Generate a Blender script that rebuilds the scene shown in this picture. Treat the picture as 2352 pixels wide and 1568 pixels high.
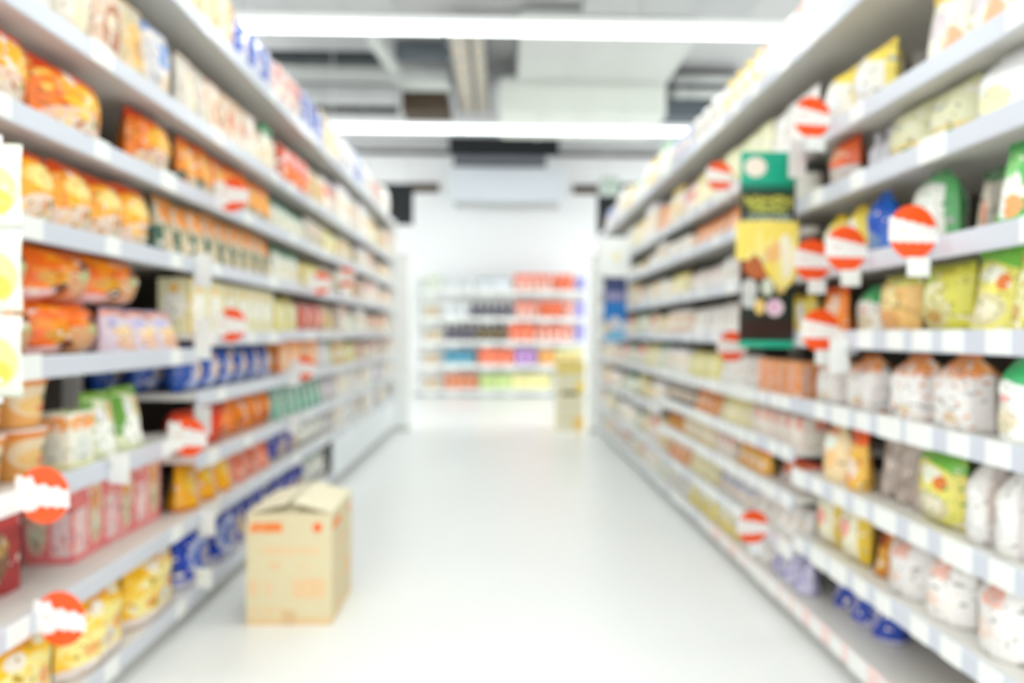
import bpy, bmesh, math, random
from mathutils import Matrix, Vector

# ------------------------------------------------------------------ clear
for o in list(bpy.data.objects):
    bpy.data.objects.remove(o)
scene = bpy.context.scene
COL = scene.collection
R = math.radians

# ------------------------------------------------------------------ camera
CAM_Z = 1.05
cam_data = bpy.data.cameras.new('camera')
cam_data.sensor_width = 36.0
cam_data.lens = 24.0
cam_data.clip_start = 0.02
cam_data.dof.use_dof = True              # the photograph is thrown out of focus: lens focused close
cam_data.dof.focus_distance = 0.62
cam_data.dof.aperture_fstop = 2.05
cam = bpy.data.objects.new('camera', cam_data)
COL.objects.link(cam)
cam.matrix_world = (Matrix.Translation((0, 0, CAM_Z)) @ Matrix.Rotation(R(-1.17), 4, 'Z')
                    @ Matrix.Rotation(R(90 - 0.69), 4, 'X') @ Matrix.Rotation(R(0.35), 4, 'Z'))
scene.camera = cam

# ------------------------------------------------------------------ world and exposure
world = bpy.data.worlds.new('store_light')
scene.world = world
world.use_nodes = True
world.node_tree.nodes['Background'].inputs['Color'].default_value = (0.96, 0.98, 1.0, 1)
world.node_tree.nodes['Background'].inputs['Strength'].default_value = 1.75
scene.view_settings.view_transform = 'Standard'
scene.view_settings.look = 'None'
scene.view_settings.exposure = 0.4
scene.view_settings.gamma = 1.0
scene.view_settings.use_curve_mapping = False
LAMP_STRENGTH = 14.0          # radiance of the lamp faces
scene.cycles.use_light_tree = False
scene.cycles.max_bounces = 6
scene.cycles.diffuse_bounces = 4
scene.cycles.glossy_bounces = 2
scene.cycles.transmission_bounces = 1
scene.cycles.caustics_reflective = False
scene.cycles.caustics_refractive = False

# ------------------------------------------------------------------ materials
def lin(h):
    v = [int(h[i:i + 2], 16) / 255 for i in (0, 2, 4)]
    return tuple((c / 12.92 if c <= 0.04045 else ((c + 0.055) / 1.055) ** 2.4) for c in v) + (1.0,)

MATS = {}

def plain(key, hexcol, rough=0.5, metal=0.0, noise=0.0, nscale=6.0, spec=0.5):
    if key in MATS:
        return MATS[key]
    m = bpy.data.materials.new(key)
    m.use_nodes = True
    nt = m.node_tree
    b = nt.nodes['Principled BSDF']
    b.inputs['Roughness'].default_value = rough
    b.inputs['Metallic'].default_value = metal
    b.inputs['Specular IOR Level'].default_value = spec
    c = lin(hexcol)
    if noise > 0:
        tc = nt.nodes.new('ShaderNodeTexCoord')
        n = nt.nodes.new('ShaderNodeTexNoise')
        n.inputs['Scale'].default_value = nscale
        n.inputs['Detail'].default_value = 3
        r = nt.nodes.new('ShaderNodeValToRGB')
        r.color_ramp.elements[0].position = 0.3
        r.color_ramp.elements[1].position = 0.7
        r.color_ramp.elements[0].color = tuple(x * (1 - noise) for x in c[:3]) + (1,)
        r.color_ramp.elements[1].color = tuple(min(1, x * (1 + noise)) for x in c[:3]) + (1,)
        nt.links.new(tc.outputs['Object'], n.inputs['Vector'])
        nt.links.new(n.outputs['Fac'], r.inputs['Fac'])
        nt.links.new(r.outputs['Color'], b.inputs['Base Color'])
    else:
        b.inputs['Base Color'].default_value = c
    MATS[key] = m
    return m

def emitter(key, hexcol, strength):
    if key in MATS:
        return MATS[key]
    m = bpy.data.materials.new(key)
    m.use_nodes = True
    b = m.node_tree.nodes['Principled BSDF']
    b.inputs['Base Color'].default_value = (0.9, 0.9, 0.9, 1)
    b.inputs['Emission Color'].default_value = lin(hexcol)
    b.inputs['Emission Strength'].default_value = strength
    MATS[key] = m
    return m

def printed(key, base, layers, rough=0.35, vary=0.10):
    """Flat print on a pack: a base colour with ellipses, rectangles, blots and waves laid out in UV."""
    if key in MATS:
        return MATS[key]
    m = bpy.data.materials.new(key)
    m.use_nodes = True
    nt = m.node_tree
    N, L = nt.nodes, nt.links
    b = N['Principled BSDF']
    b.inputs['Roughness'].default_value = rough
    tc = N.new('ShaderNodeTexCoord')
    uv = tc.outputs['UV']
    rgb = N.new('ShaderNodeRGB')
    rgb.outputs[0].default_value = lin(base)
    cur = rgb.outputs[0]

    def vm(op, a, bv=None):
        n = N.new('ShaderNodeVectorMath')
        n.operation = op
        L.new(a, n.inputs[0])
        if bv is not None:
            n.inputs[1].default_value = bv
        return n

    def mt(op, a, bval=None, blink=None):
        n = N.new('ShaderNodeMath')
        n.operation = op
        L.new(a, n.inputs[0])
        if blink is not None:
            L.new(blink, n.inputs[1])
        elif bval is not None:
            n.inputs[1].default_value = bval
        return n.outputs[0]

    for li, ly in enumerate(layers):
        k, col = ly[0], ly[-1]
        if k == 'e':
            _, cu, cv, ru, rv, _c = ly
            s = vm('SUBTRACT', uv, (cu, cv, 0))
            d = vm('DIVIDE', s.outputs[0], (ru, rv, 1))
            ln = vm('LENGTH', d.outputs[0])
            fac = mt('LESS_THAN', ln.outputs['Value'], 1.0)
        elif k in ('r', 't'):
            _, u0, u1, v0, v1, _c = ly
            s = vm('SUBTRACT', uv, ((u0 + u1) / 2, (v0 + v1) / 2, 0))
            d = vm('DIVIDE', s.outputs[0], (abs(u1 - u0) / 2, abs(v1 - v0) / 2, 1))
            a = vm('ABSOLUTE', d.outputs[0])
            sp = N.new('ShaderNodeSeparateXYZ')
            L.new(a.outputs[0], sp.inputs[0])
            mx = mt('MAXIMUM', sp.outputs[0], blink=sp.outputs[1])
            fac = mt('LESS_THAN', mx, 1.0)
            if k == 't':                     # smudged print inside the rectangle
                nz = N.new('ShaderNodeTexNoise')
                nz.inputs['Scale'].default_value = 1
                nz.inputs['Detail'].default_value = 1
                st = vm('MULTIPLY', uv, (9, 55, 1))
                L.new(st.outputs[0], nz.inputs['Vector'])
                g = mt('GREATER_THAN', nz.outputs['Fac'], 0.46)
                fac = mt('MULTIPLY', fac, blink=g)
        elif k == 'n':
            _, sc, th, _c = ly
            nz = N.new('ShaderNodeTexNoise')
            nz.noise_dimensions = '4D'
            nz.inputs['Scale'].default_value = sc
            nz.inputs['Detail'].default_value = 1
            L.new(uv, nz.inputs['Vector'])
            if vary > 0:
                ob = N.new('ShaderNodeObjectInfo')
                L.new(mt('ADD', mt('MULTIPLY', ob.outputs['Random'], 40.0), li * 3.7), nz.inputs['W'])
            fac = mt('GREATER_THAN', nz.outputs['Fac'], th)
        elif k == 'w':                       # everything above a wavy line
            _, v, amp, fr, _c = ly
            sp = N.new('ShaderNodeSeparateXYZ')
            L.new(uv, sp.inputs[0])
            s1 = mt('MULTIPLY', sp.outputs[0], fr * 6.283)
            s2 = mt('SINE', s1)
            s3 = mt('MULTIPLY', s2, amp)
            s4 = mt('ADD', s3, v)
            fac = mt('GREATER_THAN', sp.outputs[1], blink=s4)
        mix = N.new('ShaderNodeMix')
        mix.data_type = 'RGBA'
        L.new(fac, mix.inputs[0])
        L.new(cur, mix.inputs[6])
        mix.inputs[7].default_value = lin(col)
        cur = mix.outputs[2]
    if vary > 0:
        oi = N.new('ShaderNodeObjectInfo')
        mr = N.new('ShaderNodeMapRange')
        mr.inputs['To Min'].default_value = 1 - vary
        mr.inputs['To Max'].default_value = 1 + vary
        L.new(oi.outputs['Random'], mr.inputs['Value'])
        hs = N.new('ShaderNodeHueSaturation')
        L.new(mr.outputs[0], hs.inputs['Value'])
        L.new(cur, hs.inputs['Color'])
        cur = hs.outputs[0]
    L.new(cur, b.inputs['Base Color'])
    MATS[key] = m
    return m

M_SHELF = plain('white_shelf_steel', 'E6E3DC', 0.45)
M_BACK = plain('back_panel_steel', '57504A', 0.6)
M_RAIL = plain('price_rail_plastic', 'CDD1DA', 0.3)
M_RAILP = plain('pink_price_rail_plastic', 'F2D6D2', 0.3)
M_TICKET = plain('white_ticket_card', 'EEF0EC', 0.4)
M_KICK = plain('grey_kick_plate', 'C4C6C2', 0.5)
M_METAL = plain('pale_metal', 'D8DADA', 0.35, 0.4)
M_WHITE = plain('white_paint', 'F4F5F3', 0.55)
M_BLACK = plain('black_plastic', '0C1216', 0.6)
M_ORANGE = plain('orange_sign_card', 'F4530E', 0.45)
M_BROWN = plain('dark_brown_board', '4A3A2A', 0.6)

# ------------------------------------------------------------------ mesh helpers
def mesh_from_bm(bm, name, mats=(), smooth=False):
    me = bpy.data.meshes.new(name)
    bm.to_mesh(me)
    bm.free()
    for m in mats:
        me.materials.append(m)
    if smooth:
        me.polygons.foreach_set('use_smooth', [True] * len(me.polygons))
    return me

def box_bm(x0, x1, y0, y1, z0, z1, bevel=0.0, seg=2, bm=None):
    bm = bm or bmesh.new()
    r = bmesh.ops.create_cube(bm, size=1.0)
    vs = r['verts']
    for v in vs:
        v.co = Vector((x0 + (v.co.x + .5) * (x1 - x0), y0 + (v.co.y + .5) * (y1 - y0), z0 + (v.co.z + .5) * (z1 - z0)))
    if bevel > 0:
        es = list({e for v in vs for e in v.link_edges})
        bmesh.ops.bevel(bm, geom=es, offset=bevel, segments=seg, profile=0.7, affect='EDGES')
    return bm

def box_uv(bm, x0, x1, y0, y1, z0, z1):
    uvl = bm.loops.layers.uv.verify()
    bm.normal_update()
    for f in bm.faces:
        n = f.normal
        for lp in f.loops:
            c = lp.vert.co
            u = (c.x - x0) / (x1 - x0)
            w = (c.y - y0) / (y1 - y0)
            v = (c.z - z0) / (z1 - z0)
            if abs(n.y) >= abs(n.x) and abs(n.y) >= abs(n.z):
                lp[uvl].uv = (u, v)
            elif abs(n.x) >= abs(n.z):
                lp[uvl].uv = (w, v)
            else:
                lp[uvl].uv = (u, 0.9 + 0.1 * w)
    return bm

def box_mesh(name, x0, x1, y0, y1, z0, z1, mat, bevel=0.0, seg=2):
    bm = box_bm(x0, x1, y0, y1, z0, z1, bevel, seg)
    box_uv(bm, x0, x1, y0, y1, z0, z1)
    return mesh_from_bm(bm, name, [mat])

def lathe_mesh(name, prof, mats, seg=14, matfn=None, cap=True):
    """prof: list of (radius, z)."""
    verts, faces, uvs = [], [], []
    zmax = max(p[1] for p in prof) or 1
    zmin = min(p[1] for p in prof)
    for r, z in prof:
        for k in range(seg):
            a = 2 * math.pi * k / seg
            verts.append((r * math.sin(a), -r * math.cos(a), z))
    for i in range(len(prof) - 1):
        for k in range(seg):
            k2 = (k + 1) % seg
            faces.append((i * seg + k, i * seg + k2, (i + 1) * seg + k2, (i + 1) * seg + k))
            u0, u1 = ((k / seg) * 2 + 0.5) % 1.0, ((k / seg) * 2 + 0.5) % 1.0 + 2 / seg
            v0, v1 = (prof[i][1] - zmin) / (zmax - zmin + 1e-6), (prof[i + 1][1] - zmin) / (zmax - zmin + 1e-6)
            uvs += [(u0, v0), (u1, v0), (u1, v1), (u0, v1)]
    if cap:
        faces.append(tuple(range(seg))[::-1])
        uvs += [(0.5, 0)] * seg
        faces.append(tuple((len(prof) - 1) * seg + k for k in range(seg)))
        uvs += [(0.5, 1)] * seg
    me = bpy.data.meshes.new(name)
    me.from_pydata(verts, [], faces)
    ul = me.uv_layers.new(name='UVMap')
    for i, p in enumerate(uvs):
        ul.data[i].uv = p
    for m in mats:
        me.materials.append(m)
    me.polygons.foreach_set('use_smooth', [len(p.vertices) == 4 for p in me.polygons])
    return me

def pouch_mesh(name, w, h, d, mat, style='pillow', round_top=0.0, bulges=0, seed=0, nu=9, nv=11):
    """A filled film bag standing on its base: front and back sheets meet in a flat edge."""
    rnd = random.Random(seed)
    ph = [rnd.uniform(0, 6.28) for _ in range(6)]
    verts, faces, uvs = [], [], []

    def point(i, j, side):
        u, v = i / (nu - 1), j / (nv - 1)
        if style == 'pillow':
            pv = max(0.0, math.sin(math.pi * (0.04 + 0.92 * v))) ** 0.42
            if v < 0.03 or v > 0.97:
                pv = 0.05
        elif style == 'stand':
            pv = (1 - v) ** 0.55 * 0.95 + 0.05 if v > 0.06 else 0.9
        else:
            pv = 0.95 if v < 0.55 else max(0.05, math.cos((v - 0.55) / 0.45 * math.pi / 2)) ** 0.7
        pu = max(0.0, math.sin(math.pi * u)) ** 0.5
        if bulges:
            pu *= 0.72 + 0.28 * abs(math.sin(bulges * math.pi * u))
        wd = 1.0
        if round_top > 0 and v > 1 - round_top:
            t = (v - (1 - round_top)) / round_top
            wd = math.sqrt(max(0.0, 1 - (t * 0.93) ** 2))
        wd *= 1 - 0.05 * math.sin(math.pi * v)
        x = (u - .5) * w * wd + 0.012 * w * math.sin(5 * v + ph[0])
        crease = 0.09 * math.sin(9 * u + 5 * v + ph[1]) * math.sin(7 * v + ph[2]) + 0.05 * math.sin(17 * u + ph[3])
        y = side * d * .5 * pu * pv * (1 + crease)
        z = v * h * (1 - 0.02 * math.sin(math.pi * u) * 0 + 0.012 * math.sin(6 * u + ph[4]) * v)
        return (x, y, z)

    for side in (-1, 1):
        off = len(verts)
        for j in range(nv):
            for i in range(nu):
                verts.append(point(i, j, side))
        for j in range(nv - 1):
            for i in range(nu - 1):
                q = (off + j * nu + i, off + j * nu + i + 1, off + (j + 1) * nu + i + 1, off + (j + 1) * nu + i)
                uvq = [(i / (nu - 1), j / (nv - 1)), ((i + 1) / (nu - 1), j / (nv - 1)),
                       ((i + 1) / (nu - 1), (j + 1) / (nv - 1)), (i / (nu - 1), (j + 1) / (nv - 1))]
                if side > 0:
                    q, uvq = q[::-1], uvq[::-1]
                faces.append(q)
                uvs += uvq
    # base
    bot = [i for i in range(nu)] + [nu * nv + i for i in range(nu - 1, -1, -1)]
    faces.append(tuple(bot[::-1]))
    uvs += [(0.5, 0.02)] * len(bot)
    top = [(nv - 1) * nu + i for i in range(nu)] + [nu * nv + (nv - 1) * nu + i for i in range(nu - 1, -1, -1)]
    faces.append(tuple(top))
    uvs += [(0.5, 0.98)] * len(top)
    me = bpy.data.meshes.new(name)
    me.from_pydata(verts, [], faces)
    ul = me.uv_layers.new(name='UVMap')
    for i, p in enumerate(uvs):
        ul.data[i].uv = p
    me.materials.append(mat)
    me.polygons.foreach_set('use_smooth', [len(p.vertices) == 4 for p in me.polygons])
    return me

def seal_mesh(name, w, h, mat, round_top):
    """Crimped strip along the top edge of a film bag."""
    ww = w * (0.42 if round_top > 0.2 else 0.98)
    n = 10
    verts, faces = [], []
    for i in range(n):
        x = -ww / 2 + ww * i / (n - 1)
        for k, (dy, z) in enumerate(((-.003, h - .012), (.003, h - .012), (.003, h + .006), (-.003, h + .006))):
            verts.append((x, dy + (0.0015 if i % 2 else -0.0015), z))
    for i in range(n - 1):
        a, b = i * 4, i * 4 + 4
        for k in range(4):
            k2 = (k + 1) % 4
            faces.append((a + k, b + k, b + k2, a + k2))
    faces.append((0, 1, 2, 3))
    e = (n - 1) * 4
    faces.append((e + 3, e + 2, e + 1, e))
    me = bpy.data.meshes.new(name)
    me.from_pydata(verts, [], faces)
    me.materials.append(mat)
    return me

# ------------------------------------------------------------------ object helpers
def obj(name, me, parent=None, loc=(0, 0, 0), rotz=0.0, rot=None):
    o = bpy.data.objects.new(name, me)
    COL.objects.link(o)
    if parent is not None:
        o.parent = parent
    o.location = loc
    o.rotation_euler = rot if rot else (0, 0, rotz)
    return o

def tag(o, label=None, cat=None, group=None, kind=None):
    if label:
        o['label'] = label
    if cat:
        o['category'] = cat
    if group:
        o['group'] = group
    if kind:
        o['kind'] = kind
    return o

def thing(name, label, cat, loc=(0, 0, 0), rotz=0.0, group=None):
    o = obj(name, None, None, loc, rotz)
    o.empty_display_size = 0.05
    return tag(o, label, cat, group)

def struct(name, me, loc=(0, 0, 0)):
    o = obj(name, me, None, loc)
    o['kind'] = 'structure'
    return o

# ------------------------------------------------------------------ the room
XL, XR = 1.10, 1.06          # shelf fronts either side of the camera's line
WALL_Y, CEIL_Z = 12.0, 4.3
floor_mat = plain('white_vinyl_floor', 'F3F4F2', 0.28, 0, 0.012, 1.3)
struct('floor', box_mesh('floor', -9, 9, -8, 13, -0.05, 0, floor_mat))
struct('ceiling', box_mesh('ceiling', -9, 9, -8, 13, CEIL_Z, CEIL_Z + .1, plain('ceiling_paint', 'C4C4C4', 0.8, 0, 0.03, 0.8)))
struct('wall_back', box_mesh('wall_back', -9, 9, WALL_Y, WALL_Y + .12, 0, CEIL_Z, plain('white_wall_paint', 'FAFBFB', 0.7, 0, 0.01, 0.7)))
struct('shadow_strip_1', box_mesh('shadow_strip_1', -6, 6, WALL_Y - .06, WALL_Y, CEIL_Z - .15, CEIL_Z - .08, plain('shadow_strip_dark', '4B4740', 0.6)))  # dark strip stands in for the shadow line where wall meets ceiling

# ------------------------------------------------------------------ ceiling lamps
LAMP_MAT = emitter('lamp_diffuser', 'F4FFFC', 3.0)
LAMP_MAT.cycles.emission_sampling = 'NONE'
seg_len = 1.225
house_me = None
def ceiling_lamp(x0, n, y, z, label):
    t = thing('ceiling_light', label, 'light', (x0 + n * seg_len / 2, y, z), 0, 'linear lamps across the aisle')
    half = n * seg_len / 2
    bm = box_bm(-half, half, -.075, .075, .035, .075, .006)
    obj('housing', mesh_from_bm(bm, 'lamp_housing', [M_WHITE]), t)
    for k in range(n):
        cx = -half + seg_len * (k + .5)
        bm = box_bm(-seg_len / 2 + .008, seg_len / 2 - .008, -.034, .034, -.008, .034)
        obj('diffuser', mesh_from_bm(bm, 'lamp_diffuser', [LAMP_MAT]), t, (cx, 0, 0))
    ld = bpy.data.lights.new('lamp_light', 'AREA')
    ld.shape, ld.size, ld.size_y = 'RECTANGLE', 2 * half - .02, .062
    ld.color = (.945, 1.0, .985)
    ld.energy = LAMP_STRENGTH * math.pi * ld.size * .1 * 1.35
    lo = obj('lamp_light', ld, t, (0, 0, -.012))
    for s in (-.55, .55):
        bm = box_bm(-.004, .004, -.004, .004, .07, CEIL_Z - z)
        obj('hanging_rod', mesh_from_bm(bm, 'hanging_rod', [M_METAL]), t, (s * half, 0, 0))
LAMP_Z = 3.175
for y, lb in ((4.85, 'long white strip light across the aisle, the higher and nearer of two'),
              (7.22, 'long white strip light across the aisle above the black hanging sign'),
              (2.48, 'long white strip light overhead, just above the frame'),
              (0.10, 'long white strip light directly over the camera'),
              (-2.27, 'long white strip light first behind the camera'),
              (-4.64, 'long white strip light second behind the camera')):
    ceiling_lamp(-2.85, 4, y, LAMP_Z, lb)
for sx, sw in ((-7.3, 'left'), (2.5, 'right')):  # unseen lamps added to brighten the far wall and ceiling
    for y, lb in ((4.85, 'second from the far wall'), (7.22, 'level with the far shelf ends'), (2.48, 'third from the far wall'), (9.6, 'next to last before the far wall'), (11.0, 'closest to the far wall')):
        ceiling_lamp(sx, 4 if sx > 0 else 3, y, LAMP_Z, f'added white strip light over the neighbouring {sw} aisle, {lb}')

# ------------------------------------------------------------------ ceiling services
def ceil_box(name, label, cat, x0, x1, y0, y1, z0, z1, mat, bevel=0.02, hang=True, group=None):
    cx, cy = (x0 + x1) / 2, (y0 + y1) / 2
    t = thing(name, label, cat, (cx, cy, z0), 0, group)
    bm = box_bm(x0 - cx, x1 - cx, y0 - cy, y1 - cy, 0, z1 - z0, bevel, 3)
    obj('casing', mesh_from_bm(bm, name + '_casing', [mat]), t)
    # standing seams along the casing
    n = max(1, int((x1 - x0) / 0.6))
    for k in range(1, n + 1):
        xx = x0 - cx + (x1 - x0) * k / (n + 1)
        sb = box_bm(xx - .012, xx + .012, y0 - cy - .008, y1 - cy + .008, -.008, z1 - z0, .003, 1)
        obj('joint_flange', mesh_from_bm(sb, 'joint_flange', [mat]), t)
    if hang and z1 < CEIL_Z - .01:
        for s in (-.4, .4):
            hb = box_bm(s * (x1 - x0) - .006, s * (x1 - x0) + .006, -.006, .006, z1 - z0 - .01, CEIL_Z - z0)
            obj('hanging_rod', mesh_from_bm(hb, 'hanging_rod', [M_METAL]), t)
    return t
M_DUCT = plain('white_duct_paint', 'C9CCC8', 0.6, 0, 0.02, 2)
M_DUCT2 = plain('grey_duct_paint', 'B2B4B4', 0.6, 0, 0.02, 2)
M_DARKD = plain('dark_duct_paint', '262C30', 0.6)
M_STEELD = plain('blue_grey_duct_paint', '5E666C', 0.6)
ceil_box('air_duct', 'broad flat white duct above the strip light, right of the cable tray', 'duct', .2, 1.94, 6.75, 7.9, 3.95, 4.25, M_DUCT)
ceil_box('air_duct', 'deep cream duct crossing behind the broad flat white duct', 'duct', 0.0, 1.95, 7.95, 8.9, 3.57, 4.05, plain('cream_duct_paint', 'DDE1D9', .6), .08)
ceil_box('air_duct', 'long white duct left of the cable tray, above the brown one', 'duct', -2.5, -.58, 8.0, 8.3, 3.96, 4.13, M_DUCT, .03)
ceil_box('air_duct', 'short grey-white duct under the long white duct at the shelf tops', 'duct', -2.5, -1.19, 8.0, 8.3, 3.77, 3.93, M_DUCT2, .06, False)
ceil_box('air_duct', 'dark brown duct end beside the cable tray', 'duct', -1.2, -.64, 8.45, 9.3, 3.78, 4.06, M_BROWN, .01)
ceil_box('ceiling_beam', 'dark narrow beam below the short grey-white duct', 'beam', -2.7, -1.26, 8.45, 8.6, 3.77, 3.9, plain('dark_beam_paint', '34332E', .6), .008, True)
ceil_box('ceiling_beam', 'thin black beam high over the left shelves', 'beam', -2.6, -1.29, 7.35, 7.5, 3.94, 4.05, M_DARKD, .008)
ceil_box('ceiling_beam', 'blue-grey beam between slanted strut and cable tray', 'beam', -1.16, -.57, 7.6, 7.8, 4.12, 4.26, M_STEELD, .008)
ceil_box('air_duct', 'dark vent box over the aisle at the very top of the view', 'duct', -.6, .5, 5.5, 5.88, 3.93, 4.1, M_STEELD, .01)
ceil_box('air_duct', 'pale square duct at the top beside the dark vent box', 'duct', .75, 2.3, 5.4, 6.3, 3.98, 4.15, M_DUCT2, .02)
ceil_box('air_duct', 'pale duct at the top over the left shelves', 'duct', -2.4, -.95, 5.3, 6.35, 4.0, 4.15, M_DUCT2, .02)
# slanted strut
t = thing('ceiling_strut', 'slanted white strut between the black beam and the blue-grey beam', 'strut', (-1.22, 7.3, 3.95))
bm = box_bm(-.06, .06, -.55, .55, 0, .1, .01)
obj('bar', mesh_from_bm(bm, 'strut_bar', [M_DUCT]), t, rot=(R(6), 0, R(-3)))
bm = box_bm(-.02, .02, -.02, .02, .05, CEIL_Z - 3.95)
obj('hanging_rod', mesh_from_bm(bm, 'hanging_rod', [M_METAL]), t)
# cable tray along the aisle
t = thing('cable_tray', 'beige cable tray with black side rails running along the aisle', 'cable tray', (-.3, 7.9, 3.96))
obj('tray_floor', box_mesh('tray_floor', -.2, .14, -1.15, 1.15, 0, .012, plain('beige_tray', 'C9BFAE', .6)), t)
for s in (-.225, .0, .17):
    obj('side_rail', mesh_from_bm(box_bm(s - .018, s + .018, -1.15, 1.15, -.01, .09), 'tray_rail', [plain('dark_rail', '3C4448', .5)]), t)
for k in range(6):
    obj('rung', mesh_from_bm(box_bm(-.24, .19, -.02, .02, -.014, -.002), 'tray_rung', [M_DUCT2]), t, (0, -1.0 + k * .4, 0))
for s in (-.7, .7):
    obj('hanging_rod', mesh_from_bm(box_bm(-.006, .006, -.006, .006, 0, CEIL_Z - 3.96), 'hanging_rod', [M_METAL]), t, (0, s, 0))
# pipework on the other side
ceil_box('air_duct', 'blue-grey plant casing behind white pipes over the right shelves', 'duct', 2.05, 3.0, 8.4, 9.2, 3.72, 4.25, M_STEELD, .02)
for k, (z, x0, lb) in enumerate(((4.13, 2.0, 'upper white pipe in front of the blue-grey plant casing'),
                                 (3.96, 2.1, 'lower white pipe in front of the blue-grey plant casing'))):
    t = thing('ceiling_pipe', lb, 'pipe', (2.5, 8.25, z))
    me = lathe_mesh('pipe_run', [(.055, -.42), (.055, .42)], [M_DUCT], 12)
    obj('pipe_run', me, t, rot=(0, R(90), 0))
    for s in (-.3, .3):
        obj('pipe_clamp', lathe_mesh('pipe_clamp', [(.064, -.02), (.064, .02)], [M_METAL], 12), t, (s, 0, 0), rot=(0, R(90), 0))
        obj('hanging_rod', mesh_from_bm(box_bm(-.006, .006, -.006, .006, .05, CEIL_Z - z), 'hanging_rod', [M_METAL]), t, (s, 0, 0))
# hanging black sign with a grey strip below
t = thing('hanging_sign', 'black board sign hanging from the ceiling in the aisle middle', 'sign', (.07, 10.0, 3.34))
obj('board', mesh_from_bm(box_bm(-.8, .8, -.03, .03, .3, .56, .006), 'sign_board', [M_BLACK]), t)
obj('lower_strip', mesh_from_bm(box_bm(-.74, .62, -.025, .025, .18, .29, .004), 'sign_strip', [plain('grey_sign_strip', '6C6F78', .5)]), t)
obj('bottom_rail', mesh_from_bm(box_bm(-.74, .62, -.028, .028, .14, .18, .004), 'sign_rail', [M_BLACK]), t)
for s in (-.6, .6):
    obj('hanging_rod', mesh_from_bm(box_bm(s - .008, s + .008, -.008, .008, .1, CEIL_Z - 3.34), 'hanging_rod', [M_METAL]), t)
# big white box on the far wall
t = thing('air_curtain', 'wide white air unit box below the black hanging sign', 'air unit', (.13, 11.3, 3.12))
obj('casing', mesh_from_bm(box_bm(-.93, .93, -.25, .25, .06, .6, .03), 'unit_casing', [plain('cool_white_enamel', 'E6ECF2', .35)]), t)
obj('outlet', mesh_from_bm(box_bm(-.86, .86, -.2, .2, .03, .07, .005), 'unit_outlet', [M_DUCT2]), t)
obj('wall_mount', mesh_from_bm(box_bm(-.7, .7, .25, .7, .25, .4), 'unit_mount', [M_DUCT2]), t)
for x0, x1, lb in ((-1.55, -1.05, 'brown wall grille at the left of the white air unit'), (1.3, 1.72, 'brown wall grille at the right of the white air unit')):
    t = thing('wall_grille', lb, 'grille', ((x0 + x1) / 2, WALL_Y - .05, 3.5))
    hw = (x1 - x0) / 2
    obj('grille_frame', mesh_from_bm(box_bm(-hw, hw, 0, .05, 0, .15, .004), 'grille_frame', [M_BROWN]), t)
    for k in range(3):
        obj('slat', mesh_from_bm(box_bm(-hw + .02, hw - .02, -.012, .002, .02 + .042 * k, .045 + .042 * k), 'grille_slat', [plain('brown_slat', '5C4A36', .5)]), t)
for x0, x1, z0, z1, lb in ((-2.0, -1.25, 2.62, 3.22, 'black hanging board behind the far end of the left shelves'),
                           (1.44, 2.3, 2.45, 3.25, 'black hanging board behind the far end of the right shelves')):
    t = thing('hanging_board', lb, 'board', ((x0 + x1) / 2, 10.0, z0))
    hw = (x1 - x0) / 2
    obj('board', mesh_from_bm(box_bm(-hw, hw, -.02, .02, 0, z1 - z0, .005), 'hang_board', [M_BLACK]), t)
    for s in (-.8, .8):
        obj('hanging_rod', mesh_from_bm(box_bm(s * hw - .006, s * hw + .006, -.006, .006, z1 - z0 - .02, CEIL_Z - z0), 'hanging_rod', [M_METAL]), t)
t = thing('speaker_box', 'pale grey-green box hung in front of the black board', 'box', (1.55, 9.6, 3.0))
obj('casing', mesh_from_bm(box_bm(-.14, .14, -.08, .08, 0, .24, .015), 'speaker_casing', [plain('pale_green_grey', 'C9D4CC', .5)]), t)
obj('front_grille', mesh_from_bm(box_bm(-.11, .11, -.09, -.078, .03, .21, .004), 'speaker_grille', [plain('pale_green_grille', 'B4C4B8', .6)]), t)
obj('hanging_rod', mesh_from_bm(box_bm(-.006, .006, -.006, .006, .22, CEIL_Z - 3.0), 'hanging_rod', [M_METAL]), t)

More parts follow.
